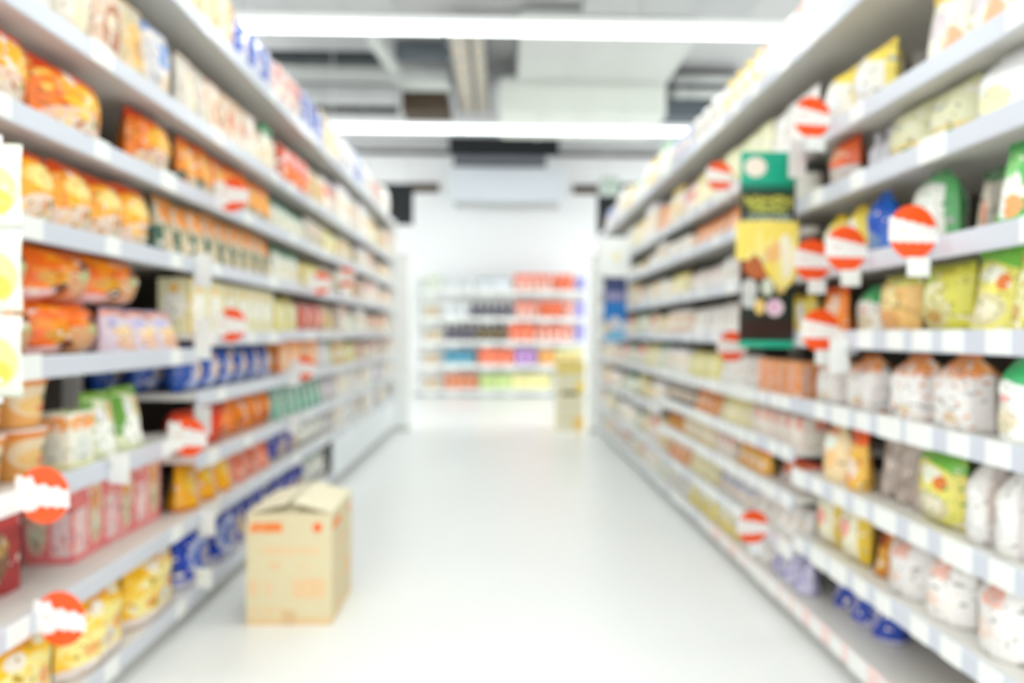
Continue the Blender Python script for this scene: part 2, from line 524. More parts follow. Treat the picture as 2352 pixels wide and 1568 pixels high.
# ------------------------------------------------------------------ shelving
ORD = ['first', 'second', 'third', 'fourth', 'fifth', 'sixth', 'seventh', 'eighth', 'ninth', 'tenth', 'eleventh', 'twelfth',
       'thirteenth', 'fourteenth', 'fifteenth', 'sixteenth', 'seventeenth', 'eighteenth', 'nineteenth', 'twentieth']
DEPTH = 0.46
BOARD_T = 0.022
LEFT_EDGES = [0.5, 1.38, 2.5, 3.5, 4.5, 5.5, 6.5, 7.2]
RIGHT_EDGES = [0.4, 1.2, 2.4, 3.4, 4.4, 5.4, 6.4, 7.1]
SHELF_Z = {
    ('L', 0): [.10, .37, .67, .97, 1.295, 1.55, 1.81, 2.19],
    ('L', 1): [.10, .37, .67, .97, 1.295, 1.55, 1.81, 2.19],
    ('L', 2): [.10, .37, .58, .81, 1.03, 1.295, 1.55, 1.81, 2.19],
    ('L', 3): [.10, .37, .58, .81, 1.04, 1.295, 1.55, 1.81, 2.19],
    ('L', 4): [.10, .37, .58, .81, 1.04, 1.295, 1.55, 1.81, 2.19],
    ('L', 5): [.10, .37, .58, .81, 1.04, 1.295, 1.55, 1.81, 2.19],
    ('L', 6): [.10, .37, .58, .81, 1.04, 1.295, 1.55, 1.81, 2.19],
    ('R', 0): [.10, .28, .56, .81, 1.045, 1.27, 1.51, 1.71, 2.06],
    ('R', 1): [.10, .33, .56, .81, 1.045, 1.27, 1.51, 1.71, 2.06],
    ('R', 2): [.10, .28, .46, .63, .81, 1.045, 1.27, 1.51, 1.71, 2.06],
    ('R', 3): [.10, .28, .46, .63, .81, 1.045, 1.27, 1.51, 1.71, 2.06],
    ('R', 4): [.10, .30, .56, .81, 1.045, 1.27, 1.51, 1.71, 2.06],
    ('R', 5): [.10, .30, .56, .81, 1.045, 1.27, 1.51, 1.71, 2.06],
    ('R', 6): [.10, .30, .56, .81, 1.045, 1.27, 1.51, 1.71, 2.06],
}
TICKET_ME = box_mesh('price_ticket', -.034, .034, -.004, 0, -.026, .026, M_TICKET)
TICKET_BIG = box_mesh('price_ticket_wide', -.05, .05, -.004, 0, -.03, .03, M_TICKET)

def bay_name(side, b):
    return f"{ORD[b - 1]} {'left' if side == 'L' else 'right'} bay" if b > 0 else ''

RAIL_H = .056
def gondola_bay(side, b):
    edges = LEFT_EDGES if side == 'L' else RIGHT_EDGES
    y0, y1 = edges[b], edges[b + 1]
    cy, hw = (y0 + y1) / 2, (y1 - y0) / 2
    hints = {('L', 1): 'holding orange noodle packs', ('L', 2): 'holding cream cartons and blue bags', ('L', 3): 'just behind the cardboard box',
             ('L', 4): 'with pale packs and white tubs', ('L', 5): 'second from the far end', ('L', 6): 'closing the left row at the far end',
             ('R', 1): 'holding yellow and white snack bags', ('R', 2): 'beside the green and black poster', ('R', 3): 'next beyond the poster',
             ('R', 4): 'midway down the row', ('R', 5): 'beside the blue and white card', ('R', 6): 'closing the right row at the far end'}
    lb = f"white steel shelving, {bay_name(side, b)}, {hints[(side, b)]}"
    x = -XL if side == 'L' else XR
    # local frame: +x along the bay, -y to the aisle, y=0 at the shelf front
    rz = R(90) if side == 'L' else R(-90)
    t = thing('shelf_bay', lb, 'shelving', (x, cy, 0), rz, 'white shelving bays along the aisle')
    top = SHELF_Z[(side, b)][-1]
    obj('back_panel', box_mesh('back_panel', -hw, hw, DEPTH, DEPTH + .015, .02, top + .02, M_BACK), t)
    for s in (-1, 1):
        obj('upright', box_mesh('upright', s * hw - (.0 if s < 0 else .024), s * hw + (.024 if s < 0 else 0), DEPTH - .045, DEPTH, 0, top + .03, M_SHELF), t)
    obj('kick_plate', box_mesh('kick_plate', -hw, hw, .03, .045, 0, .085, M_KICK), t)
    if b in (6,):
        ex = hw if side == 'L' else -hw
        obj('end_panel', box_mesh('end_panel', ex - .01, ex + .02, -.02, DEPTH + .02, 0, top + .04, M_WHITE), t)
    if side == 'L' and b >= 4:
        obj('front_board', box_mesh('front_board', -hw + .004, hw - .004, -.022, -.013, .085, .335, plain('pale_blue_board', 'EAEFF2', .5)), t)
    rnd = random.Random(hash((side == 'L', b)) & 255)
    for k, z in enumerate(SHELF_Z[(side, b)]):
        front = 0.0
        sh = obj('shelf', box_mesh('shelf', -hw + .002, hw - .002, front, DEPTH, -BOARD_T + .01, .01, M_SHELF), t, (0, 0, z))
        pink = side == 'R' and b in (1, 2) and k == 0
        bm = box_bm(-hw + .001, hw - .001, front - .012, front, -RAIL_H / 2 - .008, RAIL_H / 2 - .008, .004, 1)
        obj('price_rail', mesh_from_bm(bm, 'price_rail', [M_RAILP if pink else M_RAIL]), sh)
        dense = side == 'R' and b in (1, 2, 3) and k <= 4
        n = (9 if dense else 4) if side == 'R' else 3
        if b >= 4:
            n = 3
        for q in range(n):
            if rnd.random() < (0.12 if dense else 0.3):
                continue
            px = -hw + 2 * hw * (q + .5 + rnd.uniform(-.15, .15)) / n
            obj('price_ticket', TICKET_BIG if (rnd.random() < .25) else TICKET_ME, sh, (px, front - .012, -.006))
    for s in (-1, 1):
        pass
    return t
for b in range(1, 7):
    gondola_bay('L', b)
    gondola_bay('R', b)

# ------------------------------------------------------------------ product kinds
KINDS = {}
def K(key, name, cat, desc, shape, base, layers, accent, rough=.35, **opt):
    KINDS[key] = dict(key=key, name=name, cat=cat, desc=desc, shape=shape, base=base, layers=layers, accent=accent, rough=rough, opt=opt)

# --- noodle side
K('or_big', 'noodle_pouch', 'noodles', 'large orange noodle pouch', 'pouch', 'FF860E',
  [('w', .82, .05, 1.5, 'F4480A'), ('e', .55, .62, .36, .2, 'FFB81C'), ('e', .45, .25, .4, .22, 'EBC9B0'), ('e', .45, .22, .25, .12, 'F0DFCB'),
   ('e', .66, .34, .07, .06, '6E8A44'), ('e', .86, .72, .07, .14, 'FBE9D8'), ('n', 9, .63, 'FFD25A')], 'F04A0C', .22)
K('or_sun', 'noodle_pouch', 'noodles', 'yellow-orange noodle pouch', 'pouch', 'FFAE1E',
  [('w', .84, .05, 1, 'EE560C'), ('e', .5, .68, .38, .16, 'FBDD80'), ('r', 0, 1, 0, .36, 'E6CFC0'), ('e', .5, .3, .42, .16, 'EAD6C2'),
   ('e', .68, .34, .09, .06, '5F7350'), ('e', .5, .32, .08, .08, 'DD8A4A'), ('e', .72, .16, .2, .1, 'DCDCC4'), ('n', 8, .64, 'FFC84A')], 'F2601A', .25)
K('or_wide', 'noodle_multipack', 'noodles', 'wide orange noodle multipack', 'pouch', 'FF7606',
  [('n', 5, .52, 'FF9A14'), ('e', .55, .3, .38, .3, 'DDA878'), ('e', .62, .52, .14, .12, 'BFCB86'), ('r', .48, .84, .63, .76, '3A1712'),
   ('e', .2, .42, .12, .14, 'DFA02A'), ('e', .3, .2, .1, .12, '54301E'), ('r', 0, .28, 0, .2, 'EBC7C8'), ('r', .5, 1, 0, .12, 'E8C4B4')], 'F86A08', .22, bulges=3)
K('lav', 'noodle_pouch', 'noodles', 'lavender and cream noodle pouch', 'pouch', 'DCCFE0',
  [('w', .86, .04, 1, 'F6A070'), ('e', .5, .5, .36, .16, 'F2CE8C'), ('e', .5, .25, .35, .16, 'E3B28A'), ('e', .3, .72, .2, .12, 'B7B4DC'), ('n', 9, .62, 'EBD6D2')], 'C9B8DA', .3)
K('cup_gold', 'noodle_cup', 'noodles', 'gold and cream noodle cup', 'cup', 'E7A85A',
  [('e', .5, .55, .42, .34, 'EED8B2'), ('e', .5, .45, .3, .2, 'F0C67C'), ('e', .62, .6, .1, .1, '7A7A54'), ('e', .58, .38, .12, .1, 'E68A5A'), ('r', 0, 1, .86, 1, 'E88A2E')], 'EED9CC', .4)
K('cream_sm', 'food_carton', 'carton', 'small cream carton with orange band', 'carton', 'EDEBDA',
  [('r', 0, 1, .72, .9, 'F4B46A'), ('t', .1, .9, .68, .95, 'F29848'), ('e', .5, .35, .3, .25, 'DDE2D8'), ('r', 0, 1, 0, .12, 'E8E6B8')], 'C8DC9C', .5)
K('grn_cream', 'soup_bag', 'soup bag', 'green and cream soup bag', 'pouch', 'E4E8C2',
  [('w', .9, .03, 1, '8FC04A'), ('r', 0, .22, .25, .9, '5E9A2C'), ('e', .35, .66, .12, .14, 'F4EEF4'), ('e', .4, .32, .26, .24, 'F4F5EC'),
   ('t', .55, .98, .55, .85, 'F3B468'), ('r', .58, .98, .1, .5, 'ECEBDA')], '7DB03C', .4)
K('pink_box', 'food_carton', 'carton', 'tall pink and red carton', 'carton', 'F58484',
  [('r', .05, .42, .08, .62, 'F7D8D6'), ('e', .72, .5, .22, .4, 'EBD9BC'), ('e', .7, .66, .13, .14, 'F4A450'), ('e', .72, .3, .12, .12, 'C8CFA8'), ('r', .5, .95, .9, 1, 'F4423E'), ('n', 7, .66, 'F9B9AE')], 'EE5A5C', .4)
K('red_dark', 'food_carton', 'carton', 'dark red carton with food picture', 'carton', 'B4383A',
  [('e', .4, .5, .3, .32, '8E6A4C'), ('e', .5, .62, .2, .12, 'C9A25C'), ('e', .3, .3, .16, .14, '5A7040'), ('r', 0, 1, .86, 1, 'D64444')], '8A2A2E', .45)
K('yel_bag', 'snack_bag', 'snack bag', 'big yellow snack bag', 'pouch', 'FFC41A',
  [('e', .5, .38, .48, .36, 'FBEC94'), ('n', 6, .6, 'FFD24A'), ('w', .86, .03, 1.5, 'FFAA2A'), ('e', .36, .76, .11, .08, 'FBF2E2'), ('e', .7, .84, .09, .06, 'FBF2D0'),
   ('e', .72, .42, .09, .1, 'F2A460'), ('e', .55, .3, .12, .1, 'D6D0C6'), ('e', .3, .3, .1, .08, 'F4B46A'), ('r', 0, 1, 0, .16, 'EEE2DC')], 'FFB020', .22, style='dome')
K('blu_bag', 'snack_bag', 'snack bag', 'royal blue snack bag', 'pouch', '1440B4',
  [('e', .45, .45, .32, .34, 'B9C0DE'), ('e', .45, .45, .22, .24, '4C6CC0'), ('e', .52, .42, .12, .14, '9A7A6C'), ('e', .7, .6, .1, .1, '8C7880'),
   ('r', 0, 1, 0, .14, 'C8C6D8'), ('n', 8, .64, '2E58C4')], '1238A0', .25, style='dome')
K('cream_ct', 'food_carton', 'carton', 'cream carton with orange dot', 'carton', 'F3EFC4',
  [('e', .5, .5, .36, .3, 'FAFAEC'), ('e', .5, .82, .14, .09, 'FBC24A'), ('r', 0, .08, 0, 1, 'E6C878'), ('t', .2, .8, .16, .3, 'EFE2A0')], 'F4F0CE', .45)
K('blu_pic', 'cracker_bag', 'snack bag', 'blue cracker bag with cream picture', 'pouch', '1C52B0',
  [('e', .62, .45, .34, .42, 'C8C6DC'), ('e', .66, .5, .24, .26, 'EBCBA8'), ('e', .6, .78, .12, .1, 'FBB84C'), ('e', .4, .18, .22, .14, 'B8C4EA'), ('n', 7, .66, '3A78C8')], '0E3E96', .25)
K('red_or', 'cracker_bag', 'snack bag', 'red-orange cracker bag', 'pouch', 'EC3E12',
  [('e', .6, .5, .3, .35, 'FF8A18'), ('e', .75, .4, .16, .25, 'F4D0C4'), ('e', .4, .25, .2, .16, 'B05A2C'), ('n', 7, .64, 'FF6A1E')], 'C4300E', .25)
K('or_pack', 'cracker_bag', 'snack bag', 'bright orange cracker bag', 'pouch', 'FF8C0A',
  [('e', .65, .55, .22, .3, 'F4DCC8'), ('e', .35, .3, .22, .2, 'C05A10'), ('w', .88, .04, 1, 'E8400E'), ('n', 7, .64, 'FFB43C')], 'E85A0C', .25)
K('slim_tan', 'seasoning_packet', 'packet', 'slim tan packet with orange top', 'pouch', 'D9CDB2',
  [('e', .55, .8, .42, .22, 'FF9A22'), ('r', 0, .2, .05, .55, '2E6450'), ('e', .55, .34, .3, .2, 'DCC8A0'), ('e', .4, .52, .14, .1, '8A8A5A'), ('r', .3, 1, 0, .1, 'E0B8A4')], 'F0A040', .35)
K('slim_or', 'seasoning_packet', 'packet', 'orange packet with white corner', 'pouch', 'FF9416',
  [('r', .62, 1, .4, 1, 'EFE6DC'), ('e', .4, .62, .28, .26, 'FFB436'), ('r', 0, 1, 0, .32, 'D8C4A8'), ('e', .5, .22, .25, .12, 'C8B490'), ('r', 0, .2, .1, .4, '3C6A58'), ('w', .9, .04, 1, 'F4580E')], 'F06A14', .3)
K('yel_pk', 'cracker_bag', 'snack bag', 'golden yellow cracker bag', 'pouch', 'FFB60A',
  [('e', .68, .5, .25, .36, 'F2D6BC'), ('e', .7, .42, .16, .18, 'F59A4A'), ('e', .3, .6, .16, .2, 'FFD04A'), ('r', 0, 1, 0, .1, 'F08A1E')], 'F4A010', .25)
K('pk_pk', 'cracker_bag', 'snack bag', 'salmon pink cracker bag', 'pouch', 'F49A84',
  [('e', .6, .5, .28, .34, 'F4DCD2'), ('e', .35, .6, .18, .26, 'EE6A34'), ('e', .5, .25, .2, .12, 'E4B090')], 'EE7458', .3)
# pastel upper shelves
K('pa_red', 'snack_packet', 'packet', 'cream packet with red patch', 'pouch', 'DCCBB2', [('e', .4, .55, .2, .22, 'D4785A'), ('e', .6, .25, .3, .14, 'F4F0E8'), ('w', .86, .05, 1, 'E8C09C'), ('n', 6, .62, 'F0D0B4')], 'E9C8A8', .25)
K('pa_blu', 'snack_packet', 'packet', 'white packet with blue patch', 'pouch', 'DAD8DA', [('e', .42, .62, .2, .2, '7C9ED4'), ('e', .6, .28, .28, .16, 'F3DCC0'), ('w', .88, .04, 1, '8AA6DC'), ('n', 6, .62, 'E9DCD4')], '9AB0DE', .25)
K('pa_wht', 'snack_packet', 'packet', 'white packet with peach patch', 'pouch', 'DDD6C8', [('e', .5, .6, .3, .18, 'F3CFAE'), ('e', .5, .3, .24, .14, 'E6DCB8'), ('n', 6, .62, 'F0E2D6')], 'F0DCC8', .22)
K('pa_gld', 'snack_packet', 'packet', 'cream packet with gold picture', 'pouch', 'DCCAA0', [('e', .5, .5, .34, .28, 'EBC078'), ('e', .55, .45, .18, .14, 'C99A5C'), ('w', .86, .04, 1, 'F2EBDD'), ('n', 6, .62, 'F1D5AA')], 'E8CC98', .25)
K('pa_brn', 'snack_packet', 'packet', 'peach packet with brown picture', 'pouch', 'EBCDB4', [('e', .5, .45, .3, .26, 'B98262'), ('e', .4, .5, .12, .1, 'EAD6B8'), ('w', .86, .05, 1, 'F4ECE2'), ('r', 0, 1, 0, .1, 'D8A88C')], 'DCAE90', .28)
K('dk_blu', 'snack_bag', 'snack bag', 'white bag with blue stripes', 'pouch', 'C6CCE6', [('r', .1, .32, .3, 1, '5468B8'), ('e', .6, .5, .24, .2, 'F4E0D0'), ('e', .68, .8, .14, .1, '6E96E0'), ('n', 6, .62, 'D4DCF2')], '9CB8EC', .22)
K('dk_pnk', 'snack_bag', 'snack bag', 'pink and white snack bag', 'pouch', 'E2C4BE', [('e', .5, .72, .3, .16, 'E88874'), ('e', .5, .35, .3, .2, 'F6EBD8'), ('e', .6, .3, .12, .1, 'D89A8A'), ('n', 6, .63, 'F0CFC6')], 'F2B8AA', .22)
K('dk_or', 'snack_bag', 'snack bag', 'cream bag with orange glow', 'pouch', 'DDD4B4', [('e', .62, .5, .3, .36, 'F2A85C'), ('e', .7, .45, .18, .22, 'EE9440'), ('w', .88, .04, 1, 'F8DCC4'), ('n', 6, .64, 'F6E2C0')], 'F6CFA0', .22)
K('dk_wht', 'snack_bag', 'snack bag', 'plain white snack bag', 'pouch', 'D6D4DA', [('e', .5, .5, .3, .2, 'E8DCE0'), ('e', .5, .6, .14, .1, 'D6DAEE'), ('n', 6, .64, 'F8E8DA')], 'F4EEEA', .22)
K('grn_cap', 'sauce_bottle', 'bottle', 'cream bottle with green cap', 'bottle', 'E9EAD8', [('e', .5, .5, .3, .3, 'EAD6B8')], '3EA468', .3)
K('red_gloss', 'noodle_pouch', 'noodles', 'glossy red-orange pouch', 'pouch', 'F4601E', [('e', .5, .7, .28, .18, 'F6B8B4'), ('e', .5, .35, .3, .2, 'FF8E30'), ('r', 0, 1, 0, .14, 'E8B090'), ('r', 0, .12, 0, 1, 'C23A14')], 'F6A49A', .2)
K('grn_wht', 'soup_packet', 'packet', 'green and white soup packet', 'pouch', 'E6E9DC', [('w', .82, .05, 1, '3F9468'), ('e', .5, .45, .32, .24, 'F1EBD2'), ('e', .5, .35, .2, .14, 'EACB8E'), ('n', 7, .64, 'C8DCC8')], '2E7E58', .3)
K('yel_rnd', 'soup_packet', 'packet', 'round-topped pale yellow pack', 'pouch', 'F3EA9A', [('e', .5, .5, .34, .34, 'F4F0C4'), ('r', 0, .12, 0, 1, 'E8C860')], 'E9DE7C', .3, round_top=.35)
K('pnk_rnd', 'soup_packet', 'packet', 'rose pink soup packet', 'pouch', 'F3A09A', [('e', .6, .5, .3, .3, 'F6C8B4'), ('r', 0, .2, 0, 1, 'D85A44'), ('e', .6, .3, .2, .14, 'F6B884')], 'EC7C74', .3)
K('or_ct', 'food_carton', 'carton', 'orange carton with peach centre', 'carton', 'F59432', [('e', .6, .45, .34, .36, 'F9CFA0'), ('r', 0, 1, 0, .12, 'D6E0F0'), ('r', 0, .1, 0, 1, 'C86A1E')], 'F08422', .4)
K('teal', 'seasoning_packet', 'packet', 'white packet with teal stripe', 'pouch', 'E6ECE2', [('r', .05, .3, 0, .9, '4FB29A'), ('e', .65, .5, .22, .26, 'E9E2BE'), ('w', .9, .03, 1, '8CCDBB')], '58B29C', .3)
K('navy', 'cracker_bag', 'snack bag', 'navy bag with tan picture', 'pouch', '4A55AE', [('e', .55, .35, .34, .3, 'D8BE94'), ('e', .6, .3, .2, .16, 'E8C8A8'), ('r', 0, 1, 0, .1, 'C8B6C0'), ('n', 7, .64, '6A74C4')], '343E96', .28)
K('wht_grn', 'cracker_bag', 'snack bag', 'white bag with green head', 'pouch', 'E6E6DC', [('w', .8, .05, 1, '4A9278'), ('e', .5, .4, .3, .24, 'F0F0EA'), ('r', 0, 1, 0, .1, '5A5A9A')], '3C8068', .3)
K('wht_tub', 'plastic_tub', 'tub', 'white plastic tub', 'jar', 'F7F8F6', [('e', .5, .5, .3, .25, 'E8ECF2')], 'F6F7F5', .35)
K('peach_jar', 'glass_jar', 'jar', 'peach jar with white lid', 'jar', 'F2CDAE', [('e', .5, .5, .3, .3, 'F5EBDD')], 'F4F2EE', .3)
K('gold_jar', 'glass_jar', 'jar', 'gold jar with cream label', 'jar', 'EDC274', [('e', .5, .5, .3, .3, 'F6ECD2')], 'E4DCC8', .3)
K('pale_ct', 'food_carton', 'carton', 'pale cream carton', 'carton', 'F5F2E8', [('e', .5, .55, .3, .24, 'F3D8B8'), ('r', 0, 1, .86, 1, 'E0DCE6')], 'EFEBE2', .45)
K('rose_ct', 'food_carton', 'carton', 'pale carton with red corner', 'carton', 'EFE2D6', [('r', .5, 1, .6, 1, 'E88A70'), ('e', .4, .35, .26, .2, 'F4EEE2')], 'EDD8CC', .45)
# --- snack side
K('ytop', 'snack_pouch', 'snack bag', 'white pouch with yellow top', 'pouch', 'EDEBE0', [('w', .8, .08, .8, 'F4D63E'), ('r', .92, 1, .2, 1, 'F0DC66'), ('e', .45, .42, .3, .24, 'E6E8E8'), ('r', 0, 1, 0, .16, 'F2ECC4')], 'EFC92E', .3)
K('ycorner', 'snack_pouch', 'snack bag', 'cream pouch with yellow and orange edge', 'pouch', 'EFECDC', [('w', .85, .05, 1, 'F2DA4C'), ('e', .5, .55, .26, .16, 'DACDD2'), ('e', .8, .3, .14, .18, 'F7B48C'), ('r', 0, 1, 0, .18, 'F2EBC0')], 'F0C838', .3)
K('lemon', 'soup_packet', 'packet', 'pale lemon packet with green sprig', 'pouch', 'EBEBC4', [('r', 0, 1, 0, .3, 'E2DACB'), ('e', .62, .24, .17, .08, '4FA052'), ('e', .66, .14, .1, .07, 'EFA85A'), ('e', .5, .68, .14, .03, '9CB4B0'), ('r', 0, 1, .29, .36, 'F0D47E')], 'E6E4A8', .35)
K('egg', 'flour_bag', 'flour bag', 'white bag with yellow oval', 'pouch', 'F2F3EE', [('e', .5, .34, .26, .2, 'F4F0BE'), ('e', .4, .82, .06, .04, 'F0A070'), ('w', .7, .02, 1, 'DCDCDC')], 'E4E4E2', .35, round_top=.55)
K('red_up', 'snack_pouch', 'snack bag', 'red-orange pouch with grey base', 'pouch', 'EE6A34', [('r', 0, 1, 0, .45, 'C9C0BC'), ('e', .5, .7, .3, .14, 'F6A878'), ('e', .5, .25, .25, .12, 'D6CEC4')], 'D8481C', .3)
K('wbot', 'sauce_bottle', 'bottle', 'small white bottle with clear neck', 'bottle', 'E6E4EA', [('e', .5, .5, .3, .3, 'D2D4DC')], 'D4D6DE', .25)
K('ypou', 'snack_pouch', 'snack bag', 'bright yellow pouch', 'pouch', 'F4E05C', [('e', .55, .5, .26, .28, 'E8E6DA'), ('w', .88, .04, 1, 'F0D022'), ('e', .4, .2, .2, .12, 'D9B860')], 'EACB1C', .3, round_top=.3)
K('bpou', 'snack_pouch', 'snack bag', 'round-topped blue pouch', 'pouch', '1E6AD0', [('e', .7, .6, .24, .34, '1254C0'), ('r', 0, .4, 0, .5, 'C9CCC8'), ('e', .55, .2, .3, .2, '7C9CC4')], '2A6ED8', .25, round_top=.4)
K('gwbag', 'rice_bag', 'rice bag', 'white bag with green shoulders', 'pouch', 'E9ECE2', [('w', .76, .1, .5, '6AB878'), ('r', 0, .1, 0, 1, '7CC07C'), ('r', .9, 1, 0, 1, '5FAE6A'), ('e', .5, .45, .3, .22, 'F8FAF4')], '4AA060', .3, round_top=.3)
K('brtall', 'spice_pouch', 'pouch', 'tall grey-brown pouch', 'pouch', 'A8A092', [('e', .5, .5, .26, .34, 'CFC8B8'), ('e', .6, .4, .12, .2, 'D08A6C'), ('w', .86, .04, 1, '4E7A54'), ('n', 6, .62, '8A8478')], '3F6A4A', .35)
K('grbag', 'rice_bag', 'rice bag', 'leafy green bag', 'pouch', '58B45A', [('e', .62, .4, .26, .3, 'EDEBE0'), ('e', .5, .75, .3, .14, '8AD27E'), ('e', .75, .25, .16, .14, 'F0A060')], '2F9A48', .28)
K('ygbag', 'chips_bag', 'snack bag', 'yellow-green chips bag', 'pouch', 'E4DE58', [('e', .5, .35, .36, .26, 'E3DCA0'), ('e', .35, .7, .26, .18, 'B9CF5C'), ('e', .6, .6, .18, .16, 'F4F0C0'), ('n', 6, .62, 'C9BE3C'), ('e', .55, .25, .14, .1, 'C9A05A')], 'B9C440', .25)
K('ybag2', 'chips_bag', 'snack bag', 'lemon yellow bag with green head', 'pouch', 'EEE674', [('w', .8, .06, .7, '7CC44E'), ('e', .5, .7, .26, .1, 'F4F6E2'), ('e', .5, .28, .34, .2, 'D9D0A0'), ('e', .5, .28, .24, .12, 'EFE6C8'), ('e', .75, .6, .1, .1, 'E8803C')], '62B43C', .25)
K('orbag', 'chips_bag', 'snack bag', 'orange-tan chips bag', 'pouch', 'EFC278', [('e', .5, .6, .3, .22, 'F4E6A6'), ('e', .5, .25, .3, .18, 'E2A868'), ('w', .86, .04, 1, 'D8D878'), ('n', 6, .63, 'DCA85A')], 'C8C860', .28)
K('domeo', 'bread_bag', 'bread bag', 'white bag with orange head', 'pouch', 'ECE9E6', [('w', .84, .05, .8, 'F7B878'), ('t', .05, .95, .72, .98, 'F28A2C'), ('n', 7, .6, 'F3E2D2'), ('e', .5, .34, .34, .24, 'F3F2EE'), ('e', .6, .18, .14, .08, 'E4CFAC'), ('r', .88, 1, 0, .7, 'D9D2CE')], 'EC8020', .3, round_top=.4)
K('gwhead', 'bread_bag', 'bread bag', 'white bag with green head', 'pouch', 'ECEDE6', [('w', .66, .06, .6, '38AA66'), ('e', .5, .25, .34, .16, 'DCCFB2'), ('e', .5, .5, .2, .05, 'E8A8A0')], '2C9A58', .3, round_top=.3)
K('greytall', 'spice_pouch', 'pouch', 'clear grey-brown noodle packet', 'pouch', 'B4A59A', [('r', .2, .32, 0, 1, 'D2C6BC'), ('r', .6, .7, 0, 1, 'CFC2B8'), ('n', 5, .6, '94857A')], 'C9BDB4', .25)
K('crround', 'biscuit_pack', 'biscuits', 'cream round-topped biscuit pack', 'pouch', 'F4DDB0', [('e', .5, .5, .3, .3, 'F7C98A'), ('e', .6, .7, .18, .14, 'E6EEE2'), ('e', .6, .9, .2, .06, 'EE7A4A')], 'F0C890', .3, round_top=.45)
K('orslim', 'biscuit_pack', 'biscuits', 'slim orange and yellow pack', 'pouch', 'F7C24A', [('w', .8, .03, 1, 'F4642A'), ('e', .5, .35, .34, .2, 'F6E6D6'), ('e', .5, .2, .16, .1, 'F59A5A')], 'F0582A', .3)
K('wopk', 'flour_bag', 'flour bag', 'white bag with orange corner', 'pouch', 'EDEBE6', [('e', .05, .6, .22, .3, 'F7A028'), ('e', .55, .4, .3, .26, 'F6F6F2'), ('r', .85, 1, 0, 1, 'D2CAC6')], 'E6E2DA', .3, round_top=.45)
K('ycream', 'biscuit_pack', 'biscuits', 'cream pack with yellow border', 'pouch', 'F6F1D6', [('r', .86, 1, 0, 1, 'E9C52E'), ('r', 0, 1, 0, .1, 'F2D25A'), ('e', .5, .55, .14, .16, 'F4A49A'), ('e', .42, .4, .08, .1, 'F6C040')], 'F0DA6A', .3)
K('whpk', 'flour_bag', 'flour bag', 'plump white bag with coral mark', 'pouch', 'EFECE8', [('t', .4, .75, .62, .84, 'EE9A7C'), ('e', .4, .3, .24, .12, 'F0D8C8'), ('n', 6, .66, 'F6EFE9')], 'E4DCD6', .3, round_top=.3)
K('brorg', 'biscuit_pack', 'biscuits', 'golden brown biscuit pack', 'pouch', 'DE8A1E', [('e', .4, .7, .3, .2, '9A3A1C'), ('e', .5, .3, .3, .2, 'F0B44A'), ('w', .9, .03, 1, 'A8A030')], 'A86A18', .3)
K('blupk', 'salt_packet', 'packet', 'deep blue packet', 'pouch', '2448B0', [('e', .35, .45, .22, .34, 'A9A9D6'), ('r', 0, 1, 0, .12, 'C9C6DA'), ('e', .4, .7, .16, .1, 'D9D4E4')], '1A3690', .3)
K('lilpk', 'salt_packet', 'packet', 'lilac and white packet', 'pouch', 'D6D2EA', [('e', .5, .5, .34, .3, '9C98D8'), ('e', .5, .5, .2, .16, 'ECEAF4'), ('n', 6, .62, 'B6B2E0')], 'A8A4DC', .3)
K('bigblu', 'flour_bag', 'flour bag', 'big white bag with blue print', 'pouch', 'F0F2F4', [('t', .1, .95, .66, .86, '3A56C8'), ('e', .5, .35, .3, .22, 'F8F9FA')], 'E8ECF2', .35)
K('peachbx', 'food_carton', 'carton', 'peach and orange carton', 'carton', 'F5A868', [('r', .1, .4, .1, .9, 'E6B8A8'), ('r', .5, .9, .2, .8, 'F08A3C')], 'F2B080', .4)
K('lav_bx', 'food_carton', 'carton', 'grey-lilac carton', 'carton', 'DDD8DC', [('e', .5, .5, .3, .3, 'C6BCC4'), ('r', 0, 1, .85, 1, 'ECEAEE')], 'E2DEE2', .4)
# pale far mixes
K('f_wht', 'snack_pouch', 'snack bag', 'off-white pouch', 'pouch', 'F5F4F0', [('e', .5, .5, .3, .24, 'E2D8CC'), ('n', 6, .64, 'F3E8DC')], 'E6E2DC', .3)
K('f_yel', 'snack_pouch', 'snack bag', 'pale yellow pouch', 'pouch', 'F6ECB4', [('e', .5, .4, .3, .24, 'F4F0DA'), ('w', .88, .04, 1, 'E9D67A')], 'E8D470', .3)
K('f_org', 'snack_pouch', 'snack bag', 'soft orange pouch', 'pouch', 'F8A256', [('e', .5, .5, .3, .24, 'F4DDC6'), ('n', 6, .64, 'EE8A4A')], 'F08A48', .3)
K('f_jar', 'glass_jar', 'jar', 'cream jar with dark lid', 'jar', 'F3EDE0', [('e', .5, .5, .3, .3, 'F4F0E8')], '34403C', .3)
K('f_bot', 'sauce_bottle', 'bottle', 'white bottle with yellow cap', 'bottle', 'EFEFEA', [('e', .5, .5, .3, .3, 'F2D9A8')], 'F0CC5A', .3)
K('f_red', 'soup_packet', 'packet', 'white packet with red band', 'pouch', 'F6EEE9', [('r', 0, 1, .55, .8, 'E8745C'), ('e', .5, .3, .24, .16, 'F3E2C8')], 'EE9A86', .3)
K('f_lil', 'food_carton', 'carton', 'pale lilac carton', 'carton', 'DAD9E6', [('e', .5, .5, .3, .24, 'EEEAF0')], 'E2E0EA', .4)
K('f_grn', 'soup_packet', 'packet', 'pale green packet', 'pouch', 'EAF0DC', [('e', .5, .5, .3, .24, 'EFF1E4'), ('w', .85, .04, 1, '7CB48A')], '7AB088', .3)
K('f_can', 'tin_can', 'can', 'gold-topped tin can', 'can', 'EFD7A4', [('r', 0, 1, .3, .7, 'F3ECDC')], 'C9BFA8', .35)
